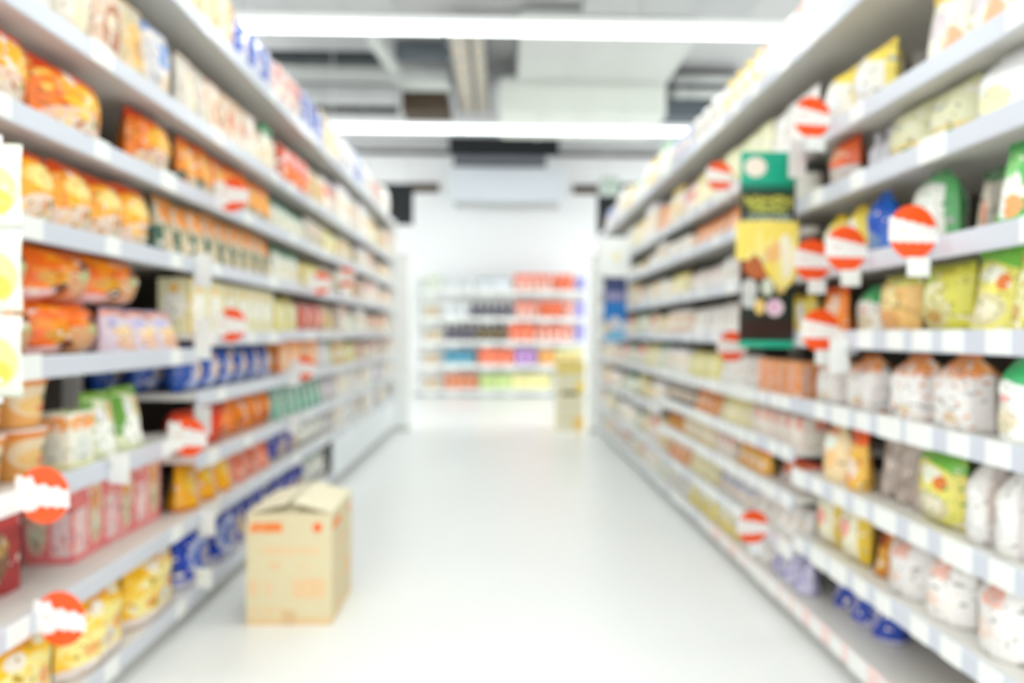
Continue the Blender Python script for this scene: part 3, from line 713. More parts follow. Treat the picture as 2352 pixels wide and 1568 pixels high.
K('f_drk', 'glass_jar', 'jar', 'dark sauce jar', 'jar', '6A5348', [('e', .5, .5, .4, .25, 'E9DCC8')], 'E8E4DC', .3)
# --- back wall
K('b_brn', 'food_carton', 'carton', 'terracotta carton', 'carton', 'D98058', [('e', .5, .5, .3, .3, 'E3A07C')], 'D07448', .4)
K('b_lim', 'food_carton', 'carton', 'lime green carton', 'carton', 'C5DE86', [('e', .5, .5, .3, .3, 'D6E8A6')], 'B8D470', .4)
K('b_yel', 'food_carton', 'carton', 'soft yellow carton', 'carton', 'F4EC9C', [('e', .5, .5, .3, .3, 'F7F2BC')], 'F0E67C', .4)
K('b_teal', 'drink_pack', 'drinks', 'teal drink pack', 'carton', '5CA6BE', [('e', .5, .7, .24, .24, '0E4A78'), ('r', 0, 1, 0, .2, '9CCBD2')], '3A8CAE', .35)
K('b_org', 'drink_pack', 'drinks', 'orange-red drink pack', 'carton', 'F6744A', [('e', .5, .35, .3, .26, 'F7A58A'), ('n', 5, .6, 'F45A2C')], 'F2602E', .35)
K('b_pur', 'drink_pack', 'drinks', 'purple drink pack', 'carton', 'B684C8', [('e', .5, .5, .3, .3, 'C9A2D6')], '9A62B4', .35)
K('b_amb', 'drink_pack', 'drinks', 'amber drink pack', 'carton', 'F8A94A', [('e', .5, .5, .3, .3, 'F9C27C')], 'F29428', .35)
K('b_blk', 'drink_bottle', 'drinks', 'black drink bottle', 'bottle', '2C2B38', [('e', .5, .5, .36, .26, '6C6478')], '1C1C26', .3)
K('b_gld', 'drink_bottle', 'drinks', 'black bottle with gold label', 'bottle', '2E2A2A', [('e', .5, .5, .4, .26, '8A7444')], '1C1A1A', .3)
K('b_ow', 'drink_can', 'drinks', 'orange and white drink can', 'can', 'F46A36', [('e', .5, .42, .3, .34, 'F8CDBE')], 'F4743E', .35)
K('b_ora', 'drink_can', 'drinks', 'plain orange drink can', 'can', 'F5682E', [('e', .5, .5, .2, .2, 'F78A5A')], 'F5783E', .35)
K('b_lil', 'drink_can', 'drinks', 'violet-blue drink can', 'can', '8C86DC', [('e', .5, .5, .3, .3, 'B4B0EA')], '7A74CE', .35)
K('b_wht', 'drink_bottle', 'drinks', 'white drink bottle', 'bottle', 'EFF1F1', [('e', .5, .5, .36, .26, 'E2E8EA')], 'E6EAEC', .3)
K('b_gry', 'drink_pack', 'drinks', 'grey-white drink pack', 'carton', 'DDE2E6', [('r', 0, 1, .8, 1, 'A2AAB2')], 'A8B0B8', .35)
K('b_tan', 'drink_pack', 'drinks', 'small tan pack', 'carton', 'CDB48C', [('e', .5, .5, .3, .3, 'E4D6BC')], 'B89A6C', .4)
K('b_gwh', 'drink_bottle', 'drinks', 'pale green bottle', 'bottle', 'DFEBCF', [('e', .5, .5, .36, .26, 'EFF4E4')], 'C8DCA8', .3)

# ------------------------------------------------------------------ product builder
MESHES = {}
ITEMS = []

def shade(h, f):
    return ''.join('%02X' % int(int(h[i:i + 2], 16) * f) for i in (0, 2, 4))

def product_meshes(kind, w, h, d, detail):
    kd = KINDS[kind]
    key = (kind, round(w, 3), round(h, 3), round(d, 3), detail)
    if key in MESHES:
        return MESHES[key]
    lays = list(kd['layers'])
    if kd['shape'] in ('pouch', 'carton') and not kind.startswith('b_'):
        lays += [('n', 9.0, .65, shade(kd['base'], .74)), ('n', 12.0, .66, shade(kd['accent'], .86)), ('n', 6.5, .66, 'F4ECE0')]
    mat = printed('print_' + kind, kd['base'], lays, kd['rough'])
    acc = plain('accent_' + kd['accent'], kd['accent'], .35)
    nm, sh = kd['name'], kd['shape']
    parts = []
    if sh == 'pouch':
        rt = kd['opt'].get('round_top', 0.0)
        style = kd['opt'].get('style', 'stand' if rt == 0 and w < .15 else ('dome' if rt > 0 else 'pillow'))
        n = (9, 11) if detail else (7, 8)
        body = pouch_mesh(nm, w, h, d, mat, style, rt, kd['opt'].get('bulges', 0), sum(map(ord, kind)) + int(w * 1000), n[0], n[1])
        if detail:
            parts.append(('seal', seal_mesh('seal', w, h, acc, rt)))
    elif sh == 'carton':
        bm = box_bm(-w / 2, w / 2, -d / 2, d / 2, 0, h, .003, 2)
        box_uv(bm, -w / 2, w / 2, -d / 2, d / 2, 0, h)
        body = mesh_from_bm(bm, nm, [mat])
        if detail:
            fb = box_bm(-w / 2 + .004, w / 2 - .004, -d / 2 + .001, d * .1, h, h + .0025, .001, 1)
            parts.append(('top_flap', mesh_from_bm(fb, 'top_flap', [acc])))
    elif sh == 'cup':
        r = min(w, d) / 2 * .97
        body = lathe_mesh(nm, [(r * .72, 0), (r * .74, .006), (r * .9, h * .8), (r * .93, h * .86), (r * .99, h * .9), (r * .99, h * .94)], [mat], 18)
        parts.append(('lid', lathe_mesh('lid', [(r * .99, h * .94), (r, h * .95), (r, h * .97), (r * .8, h)], [acc], 18)))
    elif sh == 'bottle':
        r = min(w, d) / 2 * .94
        body = lathe_mesh(nm, [(r * .9, 0), (r, .01), (r, h * .3), (r * .96, h * .5), (r, h * .6), (r * .8, h * .7), (r * .42, h * .8), (r * .38, h * .88)], [mat], 14)
        parts.append(('cap', lathe_mesh('cap', [(r * .46, h * .87), (r * .48, h * .89), (r * .46, h * .985), (r * .36, h)], [acc], 12)))
        if detail:
            parts.append(('label', lathe_mesh('label', [(r * 1.01, h * .14), (r * 1.012, h * .3), (r * .975, h * .48)], [printed('label_' + kind, kd['layers'][0][-1], [('t', .2, .8, .3, .7, kd['base'])], .5)], 14, cap=False)))
    elif sh == 'jar':
        r = min(w, d) / 2 * .95
        body = lathe_mesh(nm, [(r * .92, 0), (r, .012), (r, h * .7), (r * .93, h * .8), (r * .86, h * .84)], [mat], 16)
        parts.append(('lid', lathe_mesh('lid', [(r * .92, h * .82), (r * .94, h * .84), (r * .94, h * .97), (r * .86, h)], [acc], 16)))
    else:   # can
        r = min(w, d) / 2 * .95
        body = lathe_mesh(nm, [(r * .93, 0), (r * .97, .006), (r * .95, .012), (r, .022), (r, h - .022), (r * .95, h - .012)], [mat], 16)
        parts.append(('rim', lathe_mesh('rim', [(r * .95, h - .013), (r * .98, h - .006), (r * .97, h), (r * .88, h - .004)], [acc], 16)))
    MESHES[key] = (body, parts)
    return MESHES[key]

rng = random.Random(7)
BODY_NAME = {'pouch': 'film_bag', 'carton': 'carton_body', 'cup': 'cup_body', 'bottle': 'bottle_body', 'jar': 'jar_body', 'can': 'can_body'}

def pack(kd, body, parts, loc, rot):
    if not parts:
        return obj(kd['name'], body, None, loc, rot=rot)
    o = obj(kd['name'], None, None, loc, rot=rot)
    o.empty_display_size = .05
    obj(BODY_NAME[kd['shape']], body, o)
    for pn, pm in parts:
        obj(pn, pm, o)
    return o

def place(kind, side, bay, si, yc, w, h, d, inset=.03, z_off=0.0, tier='', rotj=None, lean=0.0, detail=True):
    """One pack: yc along the aisle, inset = gap from the shelf front to the pack's front."""
    kd = KINDS[kind]
    z = SHELF_Z[(side, bay)][si] + .0105 + z_off
    if side == 'L':
        loc, rz = (-(XL + inset + d / 2), yc, z), R(90)
    else:
        loc, rz = (XR + inset + d / 2, yc, z), R(-90)
    body, parts = product_meshes(kind, w, h, d, detail)
    rj = rng.uniform(-.05, .05) if rotj is None else rotj
    o = pack(kd, body, parts, loc, (lean, 0, rz + rj))
    if kd['shape'] == 'pouch' and not tier:
        o.scale = (1, 1, rng.uniform(.93, 1.0))
    ITEMS.append(dict(o=o, side=side, bay=bay, si=si, y=yc, tier=tier, kd=kd))
    return o

def bay_of(side, y):
    e = LEFT_EDGES if side == 'L' else RIGHT_EDGES
    for b in range(len(e) - 1):
        if e[b] <= y < e[b + 1]:
            return max(1, b)
    return len(e) - 2

def run(kind, side, zs, y0, y1, n, h, d=.12, inset=.03, tier='', z_off=0.0, rows=1, lean=0.0, detail=None):
    """n packs side by side from y0 to y1 on the shelf at height zs."""
    w = (y1 - y0) / n * .955
    for r_ in range(rows):
        for k in range(n):
            yc = y0 + (y1 - y0) * (k + .5) / n
            b = bay_of(side, yc)
            zl = SHELF_Z[(side, b)]
            si = min(range(len(zl)), key=lambda i: abs(zl[i] - zs))
            hh = h * rng.uniform(.97, 1.03) if False else h
            tt = tier if r_ == 0 else 'rear'
            dd = min(d, .4)
            if KINDS[kind]['shape'] in ('cup', 'bottle', 'jar', 'can'):
                dd = min(w, .3)
            place(kind, side, b, si, yc, w, hh, dd, inset + r_ * (d * 1.12), z_off, tt, lean=lean,
                  detail=(b <= 3 if detail is None else detail))

# ---------------- left side, first bay (nearest)
for kd_, a, b_ in (('pa_gld', 1.50, 1.66), ('pa_red', 1.66, 1.81), ('pa_wht', 1.81, 1.97), ('pa_brn', 1.97, 2.13), ('pa_gld', 2.13, 2.28), ('pa_blu', 2.28, 2.44)):
    run(kd_, 'L', 1.81, a, b_, 1, .27, .11)
run('or_big', 'L', 1.55, 1.50, 1.745, 1, .205, .14)
run('or_big', 'L', 1.55, 1.76, 2.05, 1, .205, .14)
run('or_big', 'L', 1.55, 2.21, 2.47, 1, .205, .14)
run('or_sun', 'L', 1.295, 1.50, 2.29, 5, .2, .12)
run('or_wide', 'L', .97, 1.50, 2.05, 2, .142, .2, tier='lower')
run('lav', 'L', .97, 2.07, 2.50, 3, .14, .14)
run('or_wide', 'L', .97, 1.50, 2.27, 3, .14, .2, tier='upper', z_off=.15)
run('cup_gold', 'L', .67, 1.50, 1.80, 2, .128, .14, tier='lower')
run('cup_gold', 'L', .67, 1.50, 1.80, 2, .128, .14, tier='upper', z_off=.13)
run('cream_sm', 'L', .67, 1.82, 1.94, 1, .15, .09)
run('grn_cream', 'L', .67, 1.96, 2.26, 2, .19, .12)
run('red_dark', 'L', .37, 1.50, 1.80, 2, .2, .16, inset=.14)
run('pink_box', 'L', .37, 1.97, 2.495, 3, .245, .14, inset=.12)
run('yel_bag', 'L', .10, 1.48, 2.44, 3, .232, .12, inset=.004)
run('blu_bag', 'L', .10, 2.46, 3.0, 2, .225, .12, inset=.006)
# ---------------- left side, second bay
run('dk_or', 'L', 2.19, 2.52, 3.0, 3, .30, .13)
run('dk_blu', 'L', 2.19, 3.0, 3.5, 3, .27, .13)
for kd_, a, b_, n in (('pa_wht', 2.52, 2.78, 2), ('pa_brn', 2.78, 2.92, 1), ('pa_red', 2.92, 3.2, 2), ('pa_wht', 3.2, 3.34, 1)):
    run(kd_, 'L', 1.81, a, b_, n, .255, .11)
run('grn_cap', 'L', 1.81, 3.36, 3.52, 2, .25, .08)
run('slim_or', 'L', 1.55, 2.52, 3.5, 7, .205, .1)
run('slim_tan', 'L', 1.295, 2.34, 3.48, 9, .205, .09)
run('cream_ct', 'L', 1.03, 2.53, 3.45, 6, .205, .12)
run('blu_pic', 'L', .81, 2.53, 3.48, 6, .175, .13, rows=3)
run('red_or', 'L', .58, 2.53, 2.98, 2, .165, .14)
run('or_pack', 'L', .58, 3.0, 3.48, 3, .175, .13)
run('yel_pk', 'L', .37, 2.53, 3.0, 3, .175, .12)
run('pk_pk', 'L', .37, 3.02, 3.48, 3, .165, .12)
run('navy', 'L', .10, 3.02, 3.48, 3, .2, .14)
# ---------------- left side, third bay
run('dk_pnk', 'L', 2.19, 3.52, 4.0, 3, .28, .13)
run('dk_blu', 'L', 2.19, 4.0, 4.5, 3, .29, .13)
run('red_gloss', 'L', 1.81, 3.66, 4.16, 3, .25, .12)
run('pa_gld', 'L', 1.81, 4.18, 4.5, 2, .24, .11)
run('grn_wht', 'L', 1.55, 3.54, 4.12, 4, .17, .1)
run('pa_wht', 'L', 1.55, 4.14, 4.5, 2, .19, .1)
run('grn_wht', 'L', 1.295, 3.54, 4.0, 3, .19, .1)
run('yel_rnd', 'L', 1.295, 4.02, 4.5, 3, .17, .1)
run('yel_rnd', 'L', 1.04, 3.54, 3.94, 2, .195, .14)
run('pnk_rnd', 'L', 1.04, 4.0, 4.5, 3, .175, .12)
run('or_ct', 'L', .81, 3.54, 4.3, 4, .18, .14)
run('f_lil', 'L', .81, 4.32, 4.5, 1, .16, .14)
run('teal', 'L', .58, 3.54, 4.5, 7, .165, .09)
run('navy', 'L', .37, 3.52, 3.98, 2, .175, .12)
run('wht_grn', 'L', .37, 4.0, 4.5, 3, .165, .12)
run('navy', 'L', .10, 3.52, 4.1, 3, .2, .14)
run('wht_grn', 'L', .10, 4.12, 4.5, 2, .2, .14)

# ---------------- far bays: mixed pale goods
def mixed(side, bay, si, pal, h0, h1, wmin, wmax, seed, d=.11):
    r = random.Random(seed)
    e = LEFT_EDGES if side == 'L' else RIGHT_EDGES
    y, y1 = e[bay] + .02, e[bay + 1] - .02
    z = SHELF_Z[(side, bay)][si]
    last = None
    used = set()
    while y < y1 - wmin:
        ch = [p for p in pal if p not in used] or list(pal)
        kind = r.choice(ch)
        used.add(kind)
        w = r.uniform(wmin, wmax)
        n = max(1, min(r.choice([2, 2, 3]), int((y1 - y) / w)))
        if r.random() < .1:
            y += w * .8
            continue
        if (y1 - y) - n * w < wmin:
            w = (y1 - y) / n
            w = min(w, wmax * 1.35)
        run(kind, side, z, y, y + n * w, n, r.uniform(h0, h1), d)
        y += n * w + r.choice([0, .0, .02])
PAL_TOP = ['dk_blu', 'dk_pnk', 'dk_wht', 'dk_or', 'pa_blu']
PAL_L = ['pa_wht', 'pa_gld', 'pa_red', 'f_grn', 'peach_jar', 'f_wht', 'yel_rnd', 'pale_ct', 'gold_jar', 'rose_ct', 'f_red']
PAL_LLOW = ['wht_tub', 'pale_ct', 'f_wht', 'dk_wht']
for bay in (4, 5, 6):
    zl = SHELF_Z[('L', bay)]
    for si in range(len(zl)):
        gap = (zl[si + 1] - zl[si]) if si < len(zl) - 1 else .40
        if si == len(zl) - 1:
            mixed('L', bay, si, PAL_TOP if bay == 4 else ['dk_wht', 'dk_pnk', 'f_wht', 'dk_blu'], .27, .36, .13, .17, 100 * bay + si)
        else:
            mixed('L', bay, si, PAL_LLOW if si < 3 else PAL_L, gap * .66, gap * .8, .10, .15, 100 * bay + si)

# ---------------- right side, first bay (nearest)
run('whpk', 'R', 2.06, 2.0, 2.4, 2, .22, .14)
run('ytop', 'R', 1.71, 1.96, 2.34, 2, .2, .12)
run('ycorner', 'R', 1.71, 1.50, 1.80, 2, .22, .13)
run('lemon', 'R', 1.51, 1.62, 1.98, 2, .165, .1, inset=.05)
run('egg', 'R', 1.51, 1.41, 1.60, 1, .17, .12)
run('red_up', 'R', 1.51, 2.14, 2.30, 1, .165, .1)
run('wbot', 'R', 1.51, 1.99, 2.12, 2, .15, .06, inset=.08)
run('ypou', 'R', 1.27, 2.06, 2.32, 2, .17, .1)
run('bpou', 'R', 1.27, 1.94, 2.05, 1, .185, .1)
run('gwbag', 'R', 1.27, 1.68, 1.84, 1, .2, .12, inset=.03)
run('brtall', 'R', 1.27, 1.50, 1.66, 2, .175, .08, inset=.09)
run('grbag', 'R', 1.27, 1.41, 1.49, 1, .195, .12, inset=.01)
run('gwhead', 'R', 1.045, 2.02, 2.16, 1, .15, .1, inset=.06)
run('orbag', 'R', 1.045, 1.82, 2.0, 1, .165, .12)
run('ygbag', 'R', 1.045, 1.62, 1.8, 1, .18, .13)
run('ybag2', 'R', 1.045, 1.46, 1.61, 1, .195, .13)
run('ygbag', 'R', 1.045, 1.41, 1.458, 1, .18, .1)
run('or_pack', 'R', 1.045, 2.2, 2.34, 1, .15, .1)
run('domeo', 'R', .81, 1.98, 2.38, 2, .165, .13)
run('domeo', 'R', .81, 1.56, 1.94, 2, .18, .14)
run('gwhead', 'R', .81, 1.41, 1.5, 1, .19, .12)
run('crround', 'R', .56, 2.16, 2.32, 1, .19, .1)
run('orslim', 'R', .56, 2.06, 2.15, 1, .185, .09)
run('greytall', 'R', .56, 1.80, 2.04, 3, .2, .08, inset=.08)
run('ybag2', 'R', .56, 1.62, 1.8, 1, .2, .1, lean=0)
run('wopk', 'R', .56, 1.41, 1.6, 2, .2, .12)
run('ycream', 'R', .33, 2.04, 2.36, 2, .19, .1)
run('brorg', 'R', .33, 1.94, 2.03, 1, .18, .1, inset=.06)
run('whpk', 'R', .33, 1.60, 1.93, 2, .18, .13)
run('whpk', 'R', .33, 1.41, 1.58, 1, .185, .13)
run('blupk', 'R', .10, 2.02, 2.38, 3, .13, .12, inset=.1)
run('bigblu', 'R', .10, 1.41, 1.56, 1, .185, .12, inset=.005)
# ---------------- right side, second bay
run('whpk', 'R', 2.06, 2.42, 2.9, 3, .24, .14)
run('f_bot', 'R', 2.06, 2.92, 3.4, 4, .22, .1)
run('f_wht', 'R', 1.71, 2.42, 2.8, 3, .22, .1)
run('lemon', 'R', 1.71, 2.82, 3.4, 4, .22, .1)
run('f_jar', 'R', 1.51, 2.42, 2.8, 4, .14, .1)
run('f_org', 'R', 1.51, 2.82, 3.4, 5, .14, .1)
run('f_drk', 'R', 1.27, 2.42, 2.76, 4, .16, .1)
run('or_pack', 'R', 1.27, 2.78, 3.08, 2, .17, .1)
run('f_wht', 'R', 1.27, 3.1, 3.4, 3, .15, .1)
run('ypou', 'R', 1.045, 2.42, 2.72, 3, .15, .1)
run('or_ct', 'R', 1.045, 2.76, 3.0, 2, .14, .1)
run('f_wht', 'R', 1.045, 3.02, 3.4, 4, .15, .1)
run('peachbx', 'R', .81, 2.44, 2.84, 4, .13, .1)
run('f_wht', 'R', .81, 2.9, 3.38, 4, .14, .1)
run('rose_ct', 'R', .63, 2.42, 2.9, 5, .11, .1)
run('f_yel', 'R', .63, 2.92, 3.38, 5, .12, .1)
run('red_up', 'R', .46, 2.44, 2.72, 3, .1, .1, inset=.06)
run('orslim', 'R', .46, 2.78, 3.1, 4, .11, .08)
run('rose_ct', 'R', .46, 3.12, 3.38, 3, .1, .1)
run('f_wht', 'R', .28, 2.42, 2.9, 5, .12, .1)
run('pa_blu', 'R', .28, 2.92, 3.38, 5, .11, .1)
run('lilpk', 'R', .10, 2.42, 2.72, 3, .12, .1)
run('f_wht', 'R', .10, 2.74, 3.06, 3, .13, .1)
run('ypou', 'R', .10, 3.08, 3.38, 3, .13, .1)
# ---------------- right side, third bay
run('f_wht', 'R', 2.06, 3.42, 3.9, 3, .22, .12)
run('dk_blu', 'R', 2.06, 3.92, 4.4, 3, .22, .12)
run('f_yel', 'R', 1.71, 3.42, 3.88, 4, .22, .1)
run('f_red', 'R', 1.71, 3.9, 4.1, 2, .2, .1)
run('f_bot', 'R', 1.71, 4.12, 4.4, 3, .24, .1)
run('f_org', 'R', 1.51, 3.42, 3.9, 4, .13, .1)
run('f_jar', 'R', 1.51, 3.92, 4.4, 5, .13, .1)
run('whpk', 'R', 1.27, 3.44, 3.98, 5, .13, .09, inset=.05)
run('f_yel', 'R', 1.27, 4.02, 4.4, 4, .14, .1)
run('f_wht', 'R', 1.045, 3.42, 3.9, 4, .14, .1)
run('peach_jar', 'R', 1.045, 3.92, 4.4, 5, .14, .1)
run('yel_rnd', 'R', .81, 3.42, 3.9, 4, .14, .1)
run('pale_ct', 'R', .81, 3.92, 4.4, 4, .14, .1)
run('f_org', 'R', .63, 3.42, 3.8, 3, .11, .1)
run('f_drk', 'R', .63, 3.82, 4.4, 6, .11, .09)
run('f_can', 'R', .46, 3.42, 4.0, 7, .11, .08)
run('brorg', 'R', .46, 4.02, 4.4, 4, .11, .09)
run('f_yel', 'R', .28, 3.42, 3.9, 4, .12, .1)
run('f_org', 'R', .28, 3.92, 4.4, 4, .12, .1)
run('ypou', 'R', .10, 3.42, 3.9, 4, .13, .1)
run('f_wht', 'R', .10, 3.92, 4.4, 4, .13, .1)
# ---------------- right side, far bays
PAL_R = ['f_wht', 'f_yel', 'f_jar', 'f_bot', 'f_red', 'f_grn', 'f_can', 'pale_ct', 'f_drk', 'f_org']
PAL_RT = ['f_wht', 'f_bot', 'dk_wht', 'f_grn', 'dk_blu']
for bay in (4, 5, 6):
    zl = SHELF_Z[('R', bay)]
    for si in range(len(zl)):
        gap = (zl[si + 1] - zl[si]) if si < len(zl) - 1 else .42
        mixed('R', bay, si, PAL_RT if si == len(zl) - 1 else PAL_R, gap * .52, gap * .76, .10, .15, 900 + 100 * bay + si)

# ---------------- names for every pack: which one it is
def shelf_phrase(side, bay, si):
    n = len(SHELF_Z[(side, bay)])
    k = n - 1 - si
    if k == 0:
        return 'top shelf'
    if si == 0:
        return 'bottom shelf'
    return f'{ORD[k]} shelf down'

sets = {}
for it in ITEMS:
    sets.setdefault((it['side'], it['bay'], it['si'], it['tier'], it['kd']['desc']), []).append(it)
for (side, bay, si, tier, desc), its in sets.items():
    its.sort(key=lambda i: i['y'])
    where = f"{shelf_phrase(side, bay, si)}, {bay_name(side, bay)}"
    tw = tier + ' ' if tier else ''
    for k, it in enumerate(its):
        if len(its) == 1:
            lb = f"{tw}{desc}, {where}"
        elif len(desc.split()) > 5:
            lb = f"{ORD[k]} {tw}{desc}, {where}"
        else:
            lb = f"{ORD[k]} {tw}{desc} from near end, {where}"
        tag(it['o'], lb, it['kd']['cat'], f"{desc}s on {where}")

# ------------------------------------------------------------------ wall rack at the far end
RACK_Y = 11.35
RZ = [.10, .51, .905, 1.30, 1.75]
rack_x = [-1.37, -.42, .53, 1.48]
for q in range(3):
    x0, x1 = rack_x[q], rack_x[q + 1]
    cx, hw = (x0 + x1) / 2, (x1 - x0) / 2
    t = thing('wall_rack', ['white wall rack with pale packs, at the left of the far wall', 'white wall rack with black bottles, middle of the far wall',
                            'white wall rack with orange cans, behind the yellow display stand'][q], 'shelving', (cx, RACK_Y, 0), 0, 'white racks at the far wall')
    obj('back_panel', box_mesh('rack_back', -hw, hw, .4, .415, 0, 2.0, M_WHITE), t)
    for s in (-1, 1):
        obj('upright', box_mesh('rack_upright', s * hw - (.0 if s < 0 else .03), s * hw + (.03 if s < 0 else 0), .36, .4, 0, 2.0, M_WHITE), t)
    obj('kick_plate', box_mesh('rack_kick', -hw, hw, .03, .045, 0, .085, plain('blue_grey_kick', '9AA6AA', .5)), t)
    for z in RZ:
        sh = obj('shelf', box_mesh('rack_shelf', -hw, hw, 0, .4, -.012, .01, M_WHITE), t, (0, 0, z))
        obj('price_rail', mesh_from_bm(box_bm(-hw, hw, -.014, 0, -.05, .02, .004, 1), 'rack_rail', [M_WHITE]), sh)
        for f in (-.5, .3):
            obj('price_ticket', box_mesh('rack_ticket', -.09, .09, -.008, 0, -.07, .03, M_TICKET), sh, (f * hw, -.014, -.005))
BACK = [
    (0, [('b_tan', -1.22, -1.0, 2, .16), ('b_brn', -.9, -.34, 4, .24), ('b_lim', -.3, .22, 4, .24), ('b_yel', .24, .88, 5, .25), ('b_wht', .9, 1.4, 4, .24)]),
    (1, [('b_tan', -1.22, -1.0, 2, .18), ('b_teal', -.9, -.4, 3, .25), ('b_org', -.32, .26, 5, .26), ('b_pur', .28, .64, 3, .26), ('b_amb', .68, .94, 2, .25), ('b_yel', .96, 1.42, 4, .25)]),
    (2, [('b_tan', -1.22, -.94, 2, .16), ('b_blk', -.9, -.4, 4, .28), ('b_gld', -.38, .14, 4, .28), ('b_org', .18, .58, 3, .29), ('b_ow', .6, 1.26, 5, .27), ('b_lil', 1.28, 1.46, 2, .27)]),
    (3, [('b_tan', -1.22, -1.0, 2, .18), ('b_wht', -.9, -.5, 3, .27), ('b_blk', -.48, .26, 6, .25), ('b_ow', .28, .66, 3, .27), ('b_ora', .68, 1.1, 4, .28), ('b_ow', 1.12, 1.26, 1, .27), ('b_lil', 1.28, 1.46, 2, .27)]),
    (4, [('b_gwh', -1.22, -.96, 2, .27), ('b_wht', -.92, -.38, 4, .24), ('b_gry', -.34, .2, 4, .22), ('b_ow', .26, .9, 5, .28), ('b_ora', .92, 1.26, 3, .28), ('b_lil', 1.28, 1.46, 2, .24)]),
]
for si, runs in BACK:
    counts = {}
    ph = ['bottom shelf', 'fourth shelf down', 'third shelf down', 'second shelf down', 'top shelf'][si]
    tot = {}
    for kind, x0, x1, n, h in runs:
        tot[kind] = tot.get(kind, 0) + n
    for kind, x0, x1, n, h in runs:
        kd = KINDS[kind]
        w = (x1 - x0) / n * .95
        for k in range(n):
            body, parts = product_meshes(kind, w, h, min(w, .16), False)
            o = pack(kd, body, parts, (x0 + (x1 - x0) * (k + .5) / n, RACK_Y + .11, RZ[si] + .0105), (0, 0, 0))
            c = counts.get(kind, 0)
            counts[kind] = c + 1
            lb = f"{ORD[c]} {kd['desc']} from the left, {ph}, far wall rack" if tot[kind] > 1 else f"{kd['desc']}, {ph}, far wall rack"
            tag(o, lb, kd['cat'], f"{kd['desc']}s on {ph} of far wall rack")
t = thing('side_banner', 'pale green upright banner at the left edge of the far racks', 'banner', (-1.47, 11.2, 0))
obj('panel', mesh_from_bm(box_bm(-.07, .07, -.012, .012, 1.2, 2.15, .004), 'banner_panel', [printed('green_banner', 'BFE0CC', [('e', .5, .5, .3, .3, '8CCBA6'), ('n', 4, .55, '9ED4B4')], .5)]), t)
obj('pole', lathe_mesh('banner_pole', [(.012, .02), (.012, 2.15)], [M_METAL], 8), t, (0, .025, 0))
obj('base', lathe_mesh('banner_base', [(.12, 0), (.12, .015), (.03, .025)], [M_METAL], 16), t, (0, .025, 0))

# ------------------------------------------------------------------ cardboard box on the floor
kraft = printed('kraft_board', 'DED2AC', [('r', .05, .41, .84, .91, 'EFA468'), ('t', .04, .42, .83, .92, 'EE7A2A'), ('e', .83, .875, .055, .045, 'F0641A'),
                                       ('t', .15, .85, .63, .7, 'E8C498'), ('t', .26, .4, .5, .56, 'E6B98C'), ('t', .62, .76, .5, .56, 'E8C69C'),
                                       ('t', .02, .14, .26, .4, 'E6C496'), ('t', .22, .3, .26, .4, 'E7C69A'), ('r', .54, .92, .24, .42, 'E9CDA0'), ('t', .54, .92, .24, .42, 'E7C294'),
                                       ('t', .04, .5, .1, .16, 'E7C79C'), ('r', 0, 1, 0, .07, 'E3C696')], .75, 0)
kraft_in = plain('kraft_flap', 'EDE4C6', .75, 0, .03, 8)
BW, BD, BH = .302, .345, .40
t = thing('cardboard_box', 'plain brown cardboard box with orange print standing on the floor', 'box', (-.745, 2.45 + BD / 2, 0), R(0.6))
bm = bmesh.new()
box_bm(-BW / 2, BW / 2, -BD / 2, BD / 2, 0, BH, 0, 1, bm)
top = [f for f in bm.faces if f.normal.z > .9 or all(v.co.z > BH - 1e-5 for v in f.verts)]
bmesh.ops.delete(bm, geom=top, context='FACES')
box_uv(bm, -BW / 2, BW / 2, -BD / 2, BD / 2, 0, BH)
bmesh.ops.solidify(bm, geom=list(bm.faces), thickness=.005)
obj('carton_body', mesh_from_bm(bm, 'carton_body', [kraft]), t)
def flap(hx, w, hinge, ang, axis):
    bm = box_bm(-w[0] / 2, w[0] / 2, 0, w[1], 0, .005, .001, 1)
    o = obj('flap', mesh_from_bm(bm, 'flap', [kraft_in]), t, hinge)
    o.rotation_euler = (R(ang), 0, axis)
    return o
flap(0, (BD - .004, BW * .49), (-BW / 2, 0, BH), 13, R(-90))      # left long flap, lifted
flap(0, (BD - .004, BW * .49), (BW / 2, 0, BH), 15, R(90))        # right long flap
flap(0, (BW - .02, BD * .42), (0, BD / 2 - .004, BH - .006), 3, R(180))
flap(0, (BW - .02, BD * .42), (0, -BD / 2 + .004, BH - .006), 3, 0)
obj('tape', mesh_from_bm(box_bm(-.024, .024, -BD / 2 - .0012, -BD / 2, .0, .05), 'tape_strip', [plain('brown_tape', 'D9B98A', .3)]), t)

# ------------------------------------------------------------------ yellow display stand at the right row's end
stand_mat = printed('stand_print', 'E9E3C6', [('r', 0, 1, .9, 1, 'EBD67A'), ('r', .15, .8, .56, .63, '8A7A1E'), ('t', .15, .8, .56, .63, '5E5414'), ('e', .85, .7, .2, .1, 'F2D86A'),
                                            ('r', 0, 1, .4, .42, 'DCCDA8'), ('r', 0, 1, .2, .22, 'DCCDA8'), ('e', .8, .12, .25, .12, 'EDCB7A')], .5, 0)
t = thing('display_stand', 'cream and yellow floor display stand at the far end of the right shelves', 'display stand', (.79, 7.5, 0))
obj('column', box_mesh('stand_column', -.15, .15, -.14, .14, .0, .68, stand_mat, .004), t)
obj('tray', box_mesh('stand_tray', -.155, .155, -.15, .15, .68, .74, plain('yellow_tray', 'E8D68A', .5), .004), t)
obj('header', box_mesh('stand_header', -.15, .15, .12, .135, .74, .82, plain('yellow_header', 'ECD98A', .5), .003), t)
